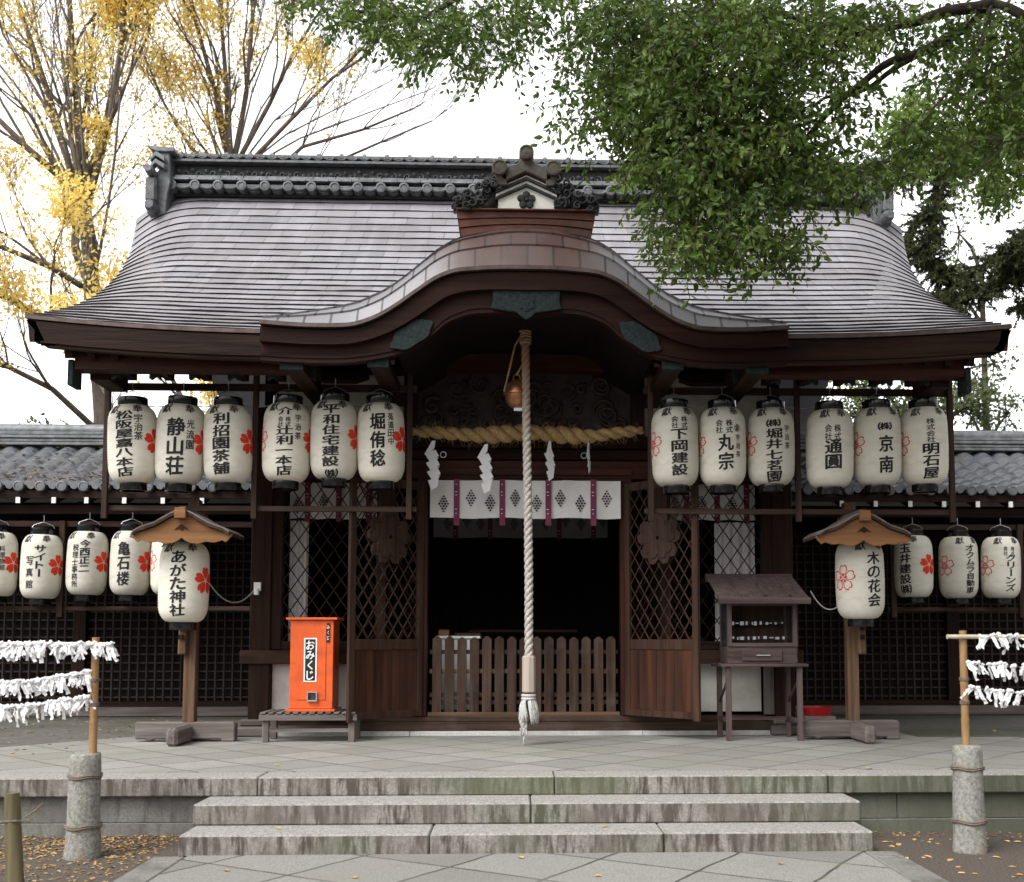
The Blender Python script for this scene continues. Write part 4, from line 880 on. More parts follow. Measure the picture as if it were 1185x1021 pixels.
for k in range(110):
    a=random.uniform(0,2*PI); r0=.05; L_=random.uniform(.19,.29); pts=[]
    for q in range(6):
        t=q/5; rr=r0+.050*math.sin(t*PI*.62)+random.uniform(-.006,.006); pts.append((bb.x+rr*math.cos(a+t*.5),bb.y+rr*math.sin(a+t*.5),zt-.05-t*L_))
    m.tube(pts,.0085,5)
for k in range(14):
    x=bb.x-.055+random.uniform(-.02,.02); pts=[(x+.02*math.sin(q*1.3+k),bb.y-.05+random.uniform(-.01,.01),zt-.2-q*.035*random.uniform(.8,1.2)) for q in range(random.randint(6,9))]; m.tube(pts,.0075,5)
m.tube([(bb.x-.06,bb.y-.05,zt-.4),(bb.x-.055,bb.y-.05,zt-.55),(bb.x-.058,bb.y-.05,PZ+.01)],.005,5)
m.build('tassel','tassel_cloth',rope,smooth='all')
# straw rope
rnd=random.Random(9)
sp=[(-1.36,4.06),(-1.0,4.045),(-.62,4.02),(-.3,4.03),(0,4.055),(.35,4.035),(.75,4.01),(1.05,4.05),(1.40,4.09)]
path=[Vector((a,12.60,b)) for a,b in smooth_tab([(x+1.36,z) for x,z in sp],60,2.76)]
path=[Vector((q.x-1.36,12.60,q.z)) for q in path]
thick=lambda t: .024+.034*math.sin(PI*min(1,max(0,t)))**.55*(1+.18*math.sin(t*21))
sr=thing('straw_rope',(0,12.6,3.85),'thick twisted straw rope stretched under the carved beam','rope')
for ph in range(2): MB().helix(path,lambda t:thick(t)*.80,lambda t:thick(t)*1.0,8.5,ph*PI,10).build('strand','straw',sr,smooth='all')
m=MB()
for k in range(420):
    t=rnd.random(); q=path[min(59,int(t*60))]; a=rnd.uniform(0,2*PI); th=thick(t)*1.7
    b=q+Vector((0,math.cos(a)*th,math.sin(a)*th)); d=Vector((rnd.uniform(-1,1),math.cos(a)*.7,math.sin(a)*.7-.1)).normalized(); m.tube([b-d*.02,b+d*rnd.uniform(.03,.10)+Vector((0,0,-.01))],[.0022,.001],3)
m.build('loose_straw','straw',sr)
def shide(px,py,w,label,flip=1,seg=4,rot=0):
    p=at(px,py,12.52); m=MB(); x,z=0,0; th=.002
    def q(P,y): m.prism(P,y,y+.003)
    q([(-.01,.06),(.03,.06),(.02,-.02),(-.05*1,-.12),(-.10,-.10)] ,0) if seg>3 else q([(-.01,.06),(.02,.06),(.03,-.10),(-.05,-.12)],0)
    for k in range(seg-1):
        z0=-.10-.105*k; xo=.012*k
        q([(-.09*w+xo,z0),(.03*w+xo,z0+.055),(.07*w+xo,z0-.02),(-.03*w+xo,z0-.10)],-.006*(k+1)); q([(-.03*w+xo,z0-.075),(.07*w+xo,z0-.035),(.05*w+xo,z0-.06),(-.07*w+xo,z0-.135)],-.006*(k+1)+.004)
    z0=-.10-.105*(seg-1); xo=.012*(seg-1); q([(-.09*w+xo,z0),(.04*w+xo,z0+.05),(.02*w+xo,z0-.07),(-.05*w+xo,z0-.11)],-.006*seg)
    m.xf(Matrix.Translation(p)@Matrix.Rotation(rot,4,'Z')); tag(m.build('paper_streamer','paper_white'),label,'streamer','zigzag paper streamers on the straw rope')
shide(501,516,1,'leftmost zigzag white paper streamer on the straw rope')
shide(562,520,1,'zigzag white paper streamer on the straw rope, just left of the pull rope')
shide(636,516,.85,'half twisted white paper streamer right of the pull rope',seg=3,rot=.5)
shide(681,518,.45,'short narrow paper streamer at the right end of the straw rope',seg=2,rot=1.0)

# ------------------------------------------------------------ picket gate and table inside the doorway
fx=lambda px: (px-597)/1250*13.05-.1
gate=thing('picket_gate',(0,13.06,.71),'low weathered wooden picket gate closing the doorway','gate')
rnd=random.Random(2)
for k in range(15):
    x=fx(506.8+k*14.28); h=1.655+rnd.uniform(-.008,.008); w=.056
    P=[(x-w,.735),(x+w,.735),(x+w,h-.05),(x+w*.93,h-.03),(x+w*.72,h-.028),(x+w*.4,h-.008),(x,h),(x-w*.4,h-.008),(x-w*.72,h-.028),(x-w*.93,h-.03),(x-w,h-.05)]
    MB().prism(P,13.02,13.045).build('picket','wood_fence_Z',gate,bev=.003)
for z,mt in ((1.47,'wood_fence_X'),(1.24,'wood_brown_X'),(.96,'wood_fence_X'),(.87,'wood_fence_X')): MB().box(-1.13,1.13,13.048,13.075,z-.025,z+.025).build('rail',mt,gate)
MB().box(-1.15,1.15,13.0,13.09,.71,.755).build('bottom_rail','wood_brown_X',gate,bev=.004)
t=thing('offering_table',(-.80,13.7,.7),'white draped table with a dark lid edge behind the picket gate','table')
MB().box(-1.06,-.58,13.5,13.95,.75,1.63).build('drape','cloth_white',t,bev=.01); MB().box(-1.09,-.54,13.47,13.98,1.632,1.665).build('top','white_paint',t,bev=.004); MB().box(-.86,-.54,13.46,13.98,1.668,1.70).build('lid','wood_rack_X',t)
tag(MB().box(-1.06,-.93,13.5,13.62,1.668,1.74).build('small_box','wood_light_X',bev=.004),'small plain wooden box on the white table inside the doorway','box')

# ------------------------------------------------------------ roofed lantern stands
def stand(label,s,xp):
    Yp=12.35; r=thing('lantern_stand',(xp,Yp,PZ),label,'lantern stand','roofed lantern stands')
    MB().box(xp-.065,xp+.065,Yp-.065,Yp+.065,PZ+.18,3.20).build('post','wood_brown_Z' if s<0 else 'wood_brown_Z',r,bev=.006)
    xa,xb=sorted((xp+.52,xp-.58)); MB().prism([(xa,PZ+.03),(xa+.12,PZ+.03),(xa+.15,PZ+.003),(xa+.22,PZ+.03),(xb-.15,PZ+.03),(xb-.15,PZ+.003),(xb,PZ+.003),(xb,PZ+.20),(xb-.03,PZ+.22),(xa,PZ+.22)],Yp-.07,Yp+.07).build('cross_beam','wood_grey_X',r,bev=.012)
    MB().box(xp-.062,xp+.062,Yp-.64,Yp-.072,PZ+.003,PZ+.20).build('foot','wood_grey_Y',r,bev=.03)
    MB().box(xp-.06,xp+.06,Yp+.072,Yp+.5,PZ+.003,PZ+.20).build('foot','wood_grey_Y',r,bev=.03)
    # arm that carries the roof
    lx=at(210 if s<0 else 1000,600,11.4).x
    MB().bar((xp,Yp-.06,2.98),(lx,11.45,2.98),.05,.07).build('arm','wood_brown_Y',r)
    MB().bar((lx,12.30,2.98),(lx,11.42,2.98),.05,.07).build('ridge_beam','wood_light_Y',r)
    zt=at(205,592,11.6).z; W_=.50
    prof=[(0,zt),(.12,zt-.055),(.28,zt-.15),(.43,zt-.20),(W_,zt-.245)]
    for sg in (-1,1):
        lo=[(lx+sg*x,z-.03) for x,z in prof]; hi=[(lx+sg*x,z) for x,z in prof]
        if sg<0: lo=lo[::-1]; hi=hi[::-1]
        rf=MB().ribbon(lo,hi,11.38,12.02).build('roof_board','wood_rack_Y',r)
        for k in range(2):
            y=11.38+.33*k
            hi2=[(x,z+.018) for x,z in hi]; hi1=[(x,z+.002) for x,z in hi]; MB().ribbon(hi1,hi2,y,y+.31).build('roof_plank','wood_grey_X',rf)
    P=[(0,zt-.035),(.12,zt-.09),(.28,zt-.185),(.43,zt-.235),(.53,zt-.265),(.49,zt-.315),(.46,zt-.345),(.42,zt-.325),(.34,zt-.35),(.25,zt-.34),(.17,zt-.365),(.09,zt-.355),(.03,zt-.325),(0,zt-.30)]
    full_=[(lx+x,z) for x,z in P]+[(lx-x,z) for x,z in P[::-1][1:-1]]
    g=MB().prism(full_,11.42,11.445).build('gable_board','wood_light_X',r,bev=.004)
    MB().prism([(lx-.075,zt-.215),(lx-.03,zt-.175),(lx,zt-.155),(lx+.03,zt-.175),(lx+.075,zt-.215),(lx+.03,zt-.205),(lx,zt-.222),(lx-.03,zt-.205)],11.412,11.418).build('heart_cutout','wood_dark_X',g)
    MB().prism([(lx-.06,zt-.10),(lx+.06,zt-.10),(lx+.055,zt+.015),(lx-.055,zt+.015)],11.34,11.415).build('ridge_block','wood_light_X',r,bev=.006)
    MB().box(lx-.035,lx+.035,11.42,12.0,zt-.0,zt+.03).build('ridge_cap','wood_grey_Y',r)
    # carved side bracket with cable cleats
    sx=-s if s<0 else -s
    bxp=xp+(.0); 
    k=MB().prism([(xp-.115 if s<0 else xp+.04,1.45),(xp-.02 if s<0 else xp+.135,1.45),(xp-.02 if s<0 else xp+.12,2.0),(xp-.10 if s<0 else xp+.05,2.02)],Yp-.14,Yp-.068).build('side_bracket','wood_brown_Z',r,bev=.012)
    MB().box(*(sorted((xp-.15,xp+.02)) if s<0 else sorted((xp+.0,xp+.19))),Yp-.18,Yp-.08,1.98,2.06).build('bracket_cap','wood_grey_X',k,bev=.01)
    for z in (1.62,1.72,1.84): MB().box(*(sorted((xp-.10,xp-.05)) if s<0 else sorted((xp+.06,xp+.11))),Yp-.165,Yp-.135,z,z+.05).build('cleat','wood_dark_Z',k)
stand('wooden stand with small curved roof and crossed feet, left of the hall',-1,at(223,700,12.35).x)
stand('wooden stand with small curved roof and crossed feet, right of the hall',1,at(984,700,12.35).x)

# ------------------------------------------------------------ bench with the orange box
b=thing('slatted_bench',(-2.40,12.4,PZ),'low grey slatted wooden bench under the orange box','bench')
x0,x1,y0,y1,zb=-2.94,-1.86,12.15,12.72,PZ+.335
n=12
for k in range(n):
    xa=lerp(x0,x1,k/n)+.012; MB().box(xa,xa+(x1-x0)/n-.028,y0,y1,zb-.022,zb).build('slat','wood_grey_Y',b,bev=.005)
MB().box(x0,x1,y0+.012,y0+.045,zb-.095,zb-.024).build('apron','wood_grey_X',b,bev=.004); MB().box(x0,x1,y1-.045,y1-.012,zb-.095,zb-.024).build('apron','wood_grey_X',b,bev=.004)
for xx in (x0+.03,x1-.10):
    for yy in (y0+.05,y1-.11): MB().box(xx,xx+.07,yy,yy+.065,PZ+.001,zb-.026).build('leg','wood_grey_Z',b,bev=.005)
for yy in (y0+.065,y1-.09): MB().box(x0+.10,x1-.10,yy,yy+.03,PZ+.11,PZ+.15).build('stretcher','wood_grey_X',b)
o=thing('fortune_dispenser',(-2.38,12.45,zb),'bright orange upright box with a black lettered plate on the slatted bench','box')
X0,X1,Y0,Y1=-2.625,-2.145,12.24,12.66
MB().box(X0,X1,Y0,Y1,zb+.03,zb+1.02).build('body','orange_paint',o,bev=.006)
MB().box(X0-.045,X1+.045,Y0-.04,Y1+.03,zb+1.022,zb+1.05).build('cap','orange_paint',o,bev=.004)
MB().box(X0-.03,X1+.03,Y0-.03,Y1+.03,zb,zb+.028).build('plinth','orange_paint',o,bev=.004)
d=MB().box(X0+.08,X1-.08,Y0-.010,Y0-.001,zb+.13,zb+.94).build('door','orange_paint',o,bev=.003)
lc=(X0+X1)/2-.012
MB().box(lc-.072,lc+.072,Y0-.016,Y0-.011,zb+.33,zb+.82).build('sign_border','white_paint',d); MB().box(lc-.056,lc+.056,Y0-.019,Y0-.0165,zb+.345,zb+.805).build('sign_plate','black_ink',d)
m2=MB()
for i,ch in enumerate('おみくじ'): put(m2,ch,0,-i*.112,.098,.105,.03)
m2.v=[(lc+u,Y0-.0205-_,zb+.74+v) for u,v,_ in m2.v]; m2.nofix=True; m2.build('lettering','white_paint',d)
MB().box(X1-.075,X1-.040,Y0-.014,Y0-.011,zb+.77,zb+.985).build('small_plate','black_ink',o)
m2=MB()
for i,ch in enumerate('みくじ'): put(m2,ch,0,-i*.06,.03,.045,.02)
m2.v=[(X1-.0575+u,Y0-.0155-_,zb+.94+v) for u,v,_ in m2.v]; m2.nofix=True; m2.build('small_lettering','white_paint',o)
m=MB(); c=lc+.03
m.box(c-.055,c+.055,Y0-.045,Y0-.011,zb+.115,zb+.13); m.box(c-.055,c-.045,Y0-.045,Y0-.011,zb+.131,zb+.21); m.box(c+.045,c+.055,Y0-.045,Y0-.011,zb+.131,zb+.21); m.box(c-.055,c+.055,Y0-.025,Y0-.011,zb+.211,zb+.22)
m.build('tray_rim','metal_grey',o); MB().box(c-.044,c+.044,Y0-.013,Y0-.0115,zb+.132,zb+.209).build('tray_recess','glass_dark',o)
# ------------------------------------------------------------ display stall on its table
c=thing('display_stall',(2.70,12.4,PZ),'weathered purple-brown display stall with sloping roof standing on a trestle table','stall')
ty=1.345; 
MB().box(2.21,3.20,12.12,12.80,ty-.035,ty).build('table_top','wood_purple_X',c,bev=.006)
for xx in (2.27,3.08):
    for yy in (12.16,12.70): MB().box(xx,xx+.06,yy,yy+.055,PZ+.001,ty-.037).build('leg','wood_purple_Z',c,bev=.004)
    MB().box(xx+.015,xx+.045,12.22,12.70,PZ+.2,PZ+.24).build('stretcher','wood_purple_X',c); MB().bar((xx+.03,12.70,PZ+.42),(xx+.03,12.24,PZ+.68),.02,.03).build('brace','wood_purple_Z',c)
MB().box(2.33,3.08,12.66,12.70,PZ+.2,PZ+.24).build('stretcher','wood_purple_X',c)
bx0,bx1,by0,by1=2.30,3.10,12.20,12.68
MB().box(bx0,bx1,by0+.02,by1,ty+.001,ty+.19).build('drawer_case','wood_purple_X',c,bev=.004)
dr=MB().box(2.46,2.92,by0-.002,by0+.018,ty+.03,ty+.155).build('drawer','wood_purple_X',c,bev=.004)
MB().bar((2.62,by0-.02,ty+.095),(2.78,by0-.02,ty+.095),.012,.012).build('handle','metal_grey',dr)
for xx in (bx0,bx1-.05):
    for yy in (by0,by1-.05): MB().box(xx,xx+.05,yy,yy+.05,ty+.192,2.06).build('corner_post','wood_purple_Z',c,bev=.003)
MB().box(bx0+.051,bx1-.051,by0,by0+.04,ty+.192,ty+.235).build('front_rail','wood_purple_X',c,bev=.003); MB().box(bx0+.051,bx1-.051,by0,by0+.04,2.0,2.06).build('front_rail','wood_purple_X',c,bev=.003)
MB().box(bx0+.052,bx1-.052,by1-.02,by1-.005,ty+.192,2.10).build('back_panel','wood_rack_Z',c)
for xx in (bx0+.005,bx1-.015): MB().box(xx,xx+.01,by0+.052,by1-.052,ty+.192,2.05).build('side_panel','glass_dark',c)
MB().box(bx0+.052,bx1-.052,by0+.05,by1-.03,ty+.192,ty+.22).build('shelf','wood_grey_X',c)
for k,(z,yy) in enumerate(((1.63,12.34),(1.80,12.5))):
    sh=MB().box(bx0+.055,bx1-.055,yy,yy+.05,z,z+.02).build('display_rail','wood_rack_X',c)
    rn=random.Random(k+3); m=MB(); x=bx0+.08
    while x<bx1-.1:
        w=rn.uniform(.015,.06); m.box(x,x+w*.8,yy-.004-rn.random()*.01,yy-.001,z-rn.uniform(-.004,.02),z+rn.uniform(.012,.03)); x+=w+rn.uniform(.0,.05)
    m.build('trinket_row','metal_grey',sh)
m=MB(); M_=None
a=Vector((0,12.78,2.36)); b2=Vector((0,11.98,2.06)); d_=(b2-a)
for k in range(5):
    xa=2.16+1.03*k/5; xb=2.16+1.03*(k+1)/5-.004
    m.add([(xa,a.y,a.z),(xb,a.y,a.z),(xb,b2.y,b2.z),(xa,b2.y,b2.z),(xa,a.y,a.z+.02),(xb,a.y,a.z+.02),(xb,b2.y,b2.z+.02),(xa,b2.y,b2.z+.02)],[(0,1,2,3),(7,6,5,4),(0,4,5,1),(1,5,6,2),(2,6,7,3),(3,7,4,0)])
rf=m.build('roof','wood_purple_Z',c,bev=.003); MB().box(2.155,3.195,11.955,11.978,2.015,2.085).build('roof_edge','wood_purple_X',rf,bev=.003); MB().box(2.155,3.195,12.781,12.80,2.30,2.40).build('roof_edge','wood_purple_X',rf,bev=.003)
for k in range(3): MB().bar((2.42+.28*k,12.74,2.385),(2.42+.28*k,12.02,2.115),.025,.012).build('roof_batten','wood_purple_Z',rf)
for xx in (bx0+.01,bx1-.03): m=MB().add([(xx,by0,2.061),(xx+.02,by0,2.061),(xx+.02,by1,2.061),(xx,by1,2.061),(xx,by0,2.10),(xx+.02,by0,2.10),(xx+.02,by1,2.30),(xx,by1,2.30)],[(0,3,2,1),(4,5,6,7),(0,1,5,4),(1,2,6,5),(2,3,7,6),(3,0,4,7)]); m.build('gable_side','wood_purple_X',c)
tag(MB().box(3.30,3.66,12.66,13.0,PZ+.001,PZ+.24).build('low_crate','wood_grey_X',bev=.008),'low grey wooden box on the paving right of the display stall','box')
tag(MB().lathe([(.001,0),(.15,0),(.185,.09),(.19,.10),(.178,.10),(.145,.012),(.001,.012)],(3.48,12.82,PZ+.242),28).build('red_basin','red_plastic',smooth=True),'shallow red basin on the low grey box by the right lantern stand','basin')
def leafpoly(m,p,ang,L_,w,curl,tilt):
    c,s_=math.cos(ang),math.sin(ang)
    P=[(-.5,0,0),(-.2,.5,.35),(.2,.42,.3),(.5,0,.1),(.2,-.42,.35),(-.2,-.5,.3),(0,0,0)]
    vs=[(p[0]+L_*x*c-w*y*s_,p[1]+L_*x*s_+w*y*c,p[2]+.003+curl*z+tilt*x) for x,y,z in P]; m.add(vs,[(0,1,6),(1,2,6),(2,3,6),(3,4,6),(4,5,6),(5,0,6)])
# ------------------------------------------------------------ side halls with clay tile roofs
def side_hall(s,label):
    h=thing('side_hall',(s*8,16.5,PZ),label,'side hall')
    x0,x1=3.3,12.5; Ye,Yr,Ze,Zr=14.85,16.9,3.70,4.60; tw=.29; nc=8
    m=MB(); nxp=int((x1-x0)/tw*8)
    def wave(x):
        f=(x/tw)%1.0; return .075*(math.sin(2*PI*f)*.55+.35*math.cos(4*PI*f)*.3+ (.25 if f>.72 else 0)*math.sin((f-.72)/.28*PI))
    xs_=[x0+(x1-x0)*k/nxp for k in range(nxp+1)]
    if s<0: sx=lambda x:-x
    else: sx=lambda x:x
    for c in range(nc):
        t0,t1=c/nc,(c+1.15)/nc
        def P(x,t,l): return (sx(x),lerp(Ye,Yr,t),lerp(Ze,Zr,t)-.10*math.sin(PI*min(t,1))+wave(x)+l)
        m.grid([[P(x,t0,.0) for x in xs_],[P(x,t0,.055) for x in xs_],[P(x,t1,.012) for x in xs_]])
    rf=m.build('roof','kawara',h)
    m=MB(); x=x0+tw*.3
    while x<x1:
        m.lathe([(.001,-.02),(.05,-.018),(.055,-.028),(.07,-.024),(.07,.12)],(sx(x),Ye-.02,Ze+.005),12,'Y')
        m.prism([(sx(x+.07),Ze+.03),(sx(x+.10),Ze-.02),(sx(x+.13),Ze-.035),(sx(x+.17),Ze-.02),(sx(x+.20),Ze+.03)],Ye-.01,Ye+.03); x+=tw
    m.build('eave_tiles','kawara',rf,smooth=True)
    a,b_=sorted((sx(x0),sx(x1)))
    m=MB()
    for k in range(4): m.box(a,b_,Yr-.16+.02*(k%2),Yr+.16,Zr+.02+.055*k,Zr+.065+.055*k)
    m.build('ridge','tile_grey',rf,bev=.006)
    MB().lathe([(.001,a),(.10,a),(.10,b_),(.001,b_)],(0,Yr,Zr+.27),14,'X').build('ridge_cap','tile_grey',rf,smooth=True)
    MB().add([(a,Yr,Zr+.05),(b_,Yr,Zr+.05),(b_,2*Yr-Ye+.4,Ze),(a,2*Yr-Ye+.4,Ze)],[(0,1,2,3)]).build('rear_roof','kawara',rf)
    MB().box(a,b_,Ye+.03,Ye+.07,Ze-.15,Ze-.045).build('eave_board','wood_dark_X',h)
    MB().box(a,b_,Ye+.25,Ye+.38,Ze-.34,Ze-.22).build('eave_beam','wood_dark_X',h)
    MB().add([(a,Ye+.08,Ze-.06),(b_,Ye+.08,Ze-.06),(b_,Yr,Zr-.1),(a,Yr,Zr-.1)],[(0,1,2,3)]).build('soffit','wood_dark_Y',h)
    # rafters with white painted ends
    xe_=[-7.33,-6.88,-6.40,-5.96,-5.45,-4.93,-4.40] if s<0 else [4.45,4.93,5.42,5.9,6.38,6.85,7.35]
    for x in xe_:
        q=MB().bar((x,Ye+.02,Ze-.215+.03),(x,Yr-.2,Zr-.35),.07,.095).build('rafter','wood_dark_Y',h)
        MB().box(x-.028,x+.028,Ye-.008,Ye+.012,Ze-.225,Ze-.145).build('rafter_end','white_paint',q)
    # wall: lattice over boarding between posts
    Yw=16.5
    MB().box(a,b_,Yw+.06,Yw+.1,.5,3.7).build('boarding','wood_black',h)
    MB().box(a,b_,Yw-.10,Yw+.12,PZ,.62).build('base_beam','wood_grey_X',h,bev=.01)
    MB().box(a,b_,Yw-.06,Yw+.055,3.14,3.30).build('head_beam','wood_dark_X',h); MB().box(a,b_,Yw-.06,Yw+.055,.621,.70).build('sill_beam','wood_dark_X',h)
    edges=[3.35,6.62,9.9,12.4]
    for x in edges: MB().box(*sorted((sx(x-.09),sx(x+.09))),Yw-.08,Yw+.057,.701,3.7).build('post','wood_dark_Z',h)
    for xa,xb in zip(edges,edges[1:]):
        m=MB(); x=xa+.10
        while x<xb-.10: m.box(*sorted((sx(x),sx(x+.022))),Yw-.02,Yw+.0,.701,3.14); x+=.128
        z=.75
        while z<3.12: m.box(*sorted((sx(xa+.092),sx(xb-.092))),Yw+.002,Yw+.02,z,z+.022); z+=.128
        m.build('lattice_panel','wood_rack_Z' if 0 else 'wood_grille',h)
wood('wood_grille',(.028,.021,.018),(.062,.048,.042),axis='Z',rough=.75)
def roof_leaves(r):
    t=r.random()**1.3; x=r.uniform(-8.6,-3.4); return x,t
m=MB(); rn_=random.Random(5)
for k in range(420):
    x,t=roof_leaves(rn_); leafpoly(m,(x,lerp(14.85,16.9,t),lerp(3.70,4.60,t)-.10*math.sin(PI*t)+.075+rn_.uniform(0,.02)),rn_.uniform(0,6.3),rn_.uniform(.05,.10),rn_.uniform(.03,.06),.02,rn_.uniform(-.02,.02))
m.nofix=True; tag(m.build('fallen_leaves','leaf_litter',origin=(0,0,0)),'brown fallen leaves lying on the left side hall tile roof','leaf litter',kind='stuff')
side_hall(-1,'low timber side hall with grey tile roof and grid lattice wall, left of the shrine')
side_hall(1,'low timber side hall with grey tile roof and grid lattice wall, right of the shrine')

# ------------------------------------------------------------ stone posts, bamboo racks with tied paper fortunes
def stone_post(label,x,y,h,seed):
    r=thing('stone_post',(x,y,0),label,'post','stone posts before the platform'); rn=random.Random(seed)
    n=28; prof=[(.001,-.05),(.128,-.05),(.130,.02),(.122,.12),(.113,.4),(.108,h-.06),(.106,h-.012),(.094,h),(.001,h+.004)]
    dense=[]
    for (a,b),(c,d) in zip(prof,prof[1:]):
        k=max(1,int(abs(d-b)/.05)); dense+=[(lerp(a,c,i/k),lerp(b,d,i/k)) for i in range(k)]
    dense.append(prof[-1]); m=MB().lathe(dense,(x,y,0),n)
    v=[]
    for p in m.v:
        q=Vector(p)-Vector((x,y,0)); f=1+.05*noise.noise(Vector((q.x*9+seed,q.y*9,q.z*4)))+.02*noise.noise(q*40); v.append((x+q.x*f,y+q.y*f,q.z+.012*noise.noise(q*14+Vector((seed,0,0))) if q.z>.1 else q.z))
    m.v=v; m.build('shaft','stone_post',r,smooth='all')
    for z in (h-.175,.225):
        R_=.118 if z>.4 else .127; mm=MB()
        for k in range(2): mm.tube([(x+R_*math.cos(2*PI*i/24),y+R_*math.sin(2*PI*i/24),z+.014*k+.006*math.sin(i)) for i in range(25)],.0085,5)
        mm.build('binding','twine',r)
stone_post('weathered stone post holding the left bamboo pole, pale grey',-3.31,8.28,.765,1)
stone_post('weathered stone post holding the right bamboo pole, orange lichen near its top',3.37,8.28,.80,5)
def bamboo(m,a,b,r0,r1,node=.28):
    a=Vector(a); b=Vector(b); L_=(b-a).length; n=int(L_/.02); pts=[];rs=[]
    for k in range(n+1):
        t=k/n; pts.append(a.lerp(b,t)); q=(t*L_)%node; rs.append(lerp(r0,r1,t)*(1.10 if q<.012 else (.95 if q<.03 else 1)))
    m.tube(pts,rs,12)
paperm=[]
def paper_slip(rn):
    m=MB()
    m.tube([(-.022,0,.0),(-.012,-.012,.010),(.0,-.016,.004),(.012,-.012,.012),(.022,0,0)],[.006,.010,.012,.010,.006],6)
    for sg in (-1,1):
        L_=rn.uniform(.06,.12); a=rn.uniform(-.5,.5); w=rn.uniform(.008,.014); vs=[];p=Vector((sg*.008,-.012,-.004)); d=Vector((math.sin(a),rn.uniform(-.3,.3),-math.cos(a)))
        n=5
        for k in range(n+1):
            side=Vector((math.cos(a),rn.uniform(-.5,.5),math.sin(a))).normalized()*w
            vs+=[p-side,p+side]; p=p+d*L_/n+Vector((rn.uniform(-.006,.006),rn.uniform(-.008,.008),0))
        m.add(vs,[(2*k,2*k+1,2*k+3,2*k+2) for k in range(n)])
    return m
SL=[]
def tied(path,n,label,group,seed,jit=.4):
    rn=random.Random(seed)
    path=[Vector(p) for p in path]
    for k in range(n):
        t=(k+rn.uniform(-jit,jit)+.5)/n; q=max(0,min(.9999,t))*(len(path)-1); i=int(q); p=path[i].lerp(path[i+1],q-i)
        d_=p-CAM; sx_=PX+F*d_.dot(RV)/d_.dot(FV)
        if sx_<-12 or sx_>1197: continue
        if len(SL)<7:
            o=paper_slip(rn).build('paper_fortune','paper_white',local=True); SL.append(o)
        else:
            o=bpy.data.objects.new('paper_fortune',rn.choice(SL).data); COL.objects.link(o)
        o.location=p+Vector((0,rn.uniform(-.015,.01),rn.uniform(-.012,.008))); o.rotation_euler=(rn.uniform(-.5,.5),rn.uniform(-.5,.5),rn.uniform(-.9,.9)); k_=rn.uniform(.85,1.3); o.scale=(k_,k_,k_)
        tag(o,label,'paper fortune',group)
def brack(s,label,top,base,arm,strings):
    r=thing('bamboo_rack',base,label,'bamboo rack','bamboo racks for tied fortunes'); 
    m=MB(); bamboo(m,base,top,.030,.027); m.build('pole','bamboo',r,smooth=True)
    m=MB(); bamboo(m,arm[0],arm[1],.017,.017,.35); m.build('cross_bar','bamboo_old',r,smooth=True)
    for z in (1.30,1.12):
        t=(z-base[2])/(top[2]-base[2]); c=Vector(base).lerp(Vector(top),t); mm=MB()
        for k in range(3): mm.tube([(c.x+.033*math.cos(2*PI*i/14),c.y+.033*math.sin(2*PI*i/14),c.z+.009*k) for i in range(15)],.005,5)
        mm.build('binding','twine',r)
    c=Vector(arm[0]).lerp(Vector(arm[1]),.1)
    for st in strings: m=MB(); m.tube(st,.004,5); m.build('string','twine',r)
    return r
# left: bar and strings run to the left out of the picture
tl=at(111,738,8.24); bl=at(107,880,8.28); bl.z=.72
a1=Vector((-4.95,8.20,1.575)); a0=at(129,746,8.20)
pt=at(105,778,8.24); pt2=at(105,806,8.24)
s1=sag(pt,(-4.95,8.24,1.33),.07,20); s2=sag(pt2,(-4.95,8.24,1.12),.06,20)
brack(-1,'tall bamboo pole rack on the left with three rows of tied white paper',tl,bl,(a0,a1),[s1,s2])
tied([a0,a1],90,'white paper fortune slip tied on the top bar of the left rack','fortunes on the left top bar',21)
tied(s1,86,'white paper fortune slip tied on the middle string of the left rack','fortunes on the left middle string',22)
tied(s2,86,'white paper fortune slip tied on the lowest string of the left rack','fortunes on the left lowest string',23)
tr_=at(1114,730,8.24); br_=at(1118,872,8.28); br_.z=.72
c0=at(1096,737,8.20); c1=Vector((5.1,8.20,c0.z)); q1=at(1120,768,8.24); q2=at(1120,796,8.24)
t1=sag(q1,(5.1,8.24,q1.z-.02),.03,20); t2=sag(q2,(5.1,8.24,q2.z-.03),.04,20)
brack(1,'tall bamboo pole rack on the right with three rows of tied white paper',tr_,br_,(c0,c1),[t1,t2])
c0b=c0+(c1-c0)*.135
tied([c0b,c1],46,'white paper fortune slip tied on the top bar of the right rack','fortunes on the right top bar',31,.7)
tied(t1,48,'white paper fortune slip tied on the middle string of the right rack','fortunes on the right middle string',32,.6)
tied(t2,48,'white paper fortune slip tied on the lowest string of the right rack','fortunes on the right lowest string',33,.6)
# stake with a twisted wire
k0=at(20,1060,6.6); k1=at(14,918,6.6); k0.z=-.1
st=thing('wooden_stake',(k0.x,6.6,0),'short weathered wooden stake with twisted wire at the lower left corner','stake')
m=MB(); m.tube([k0,k0.lerp(k1,.5),k0.lerp(k1,.97),k1],[.052,.048,.043,.040],10); m.build('shaft','stake_wood',st,smooth=True)
w0=k0.lerp(k1,.80); m=MB(); m.tube([w0+Vector((-.55,.2,-.12)),w0+Vector((-.25,.05,-.07)),w0+Vector((-.045,-.04,0)),w0+Vector((.04,-.045,.005)),w0+Vector((.10,0,-.005)),w0+Vector((.12,.0,.012)),w0+Vector((.07,-.01,.02)),w0+Vector((.13,.0,.06)),w0+Vector((.17,.0,.10))],.006,5); m.build('wire','twine',st)

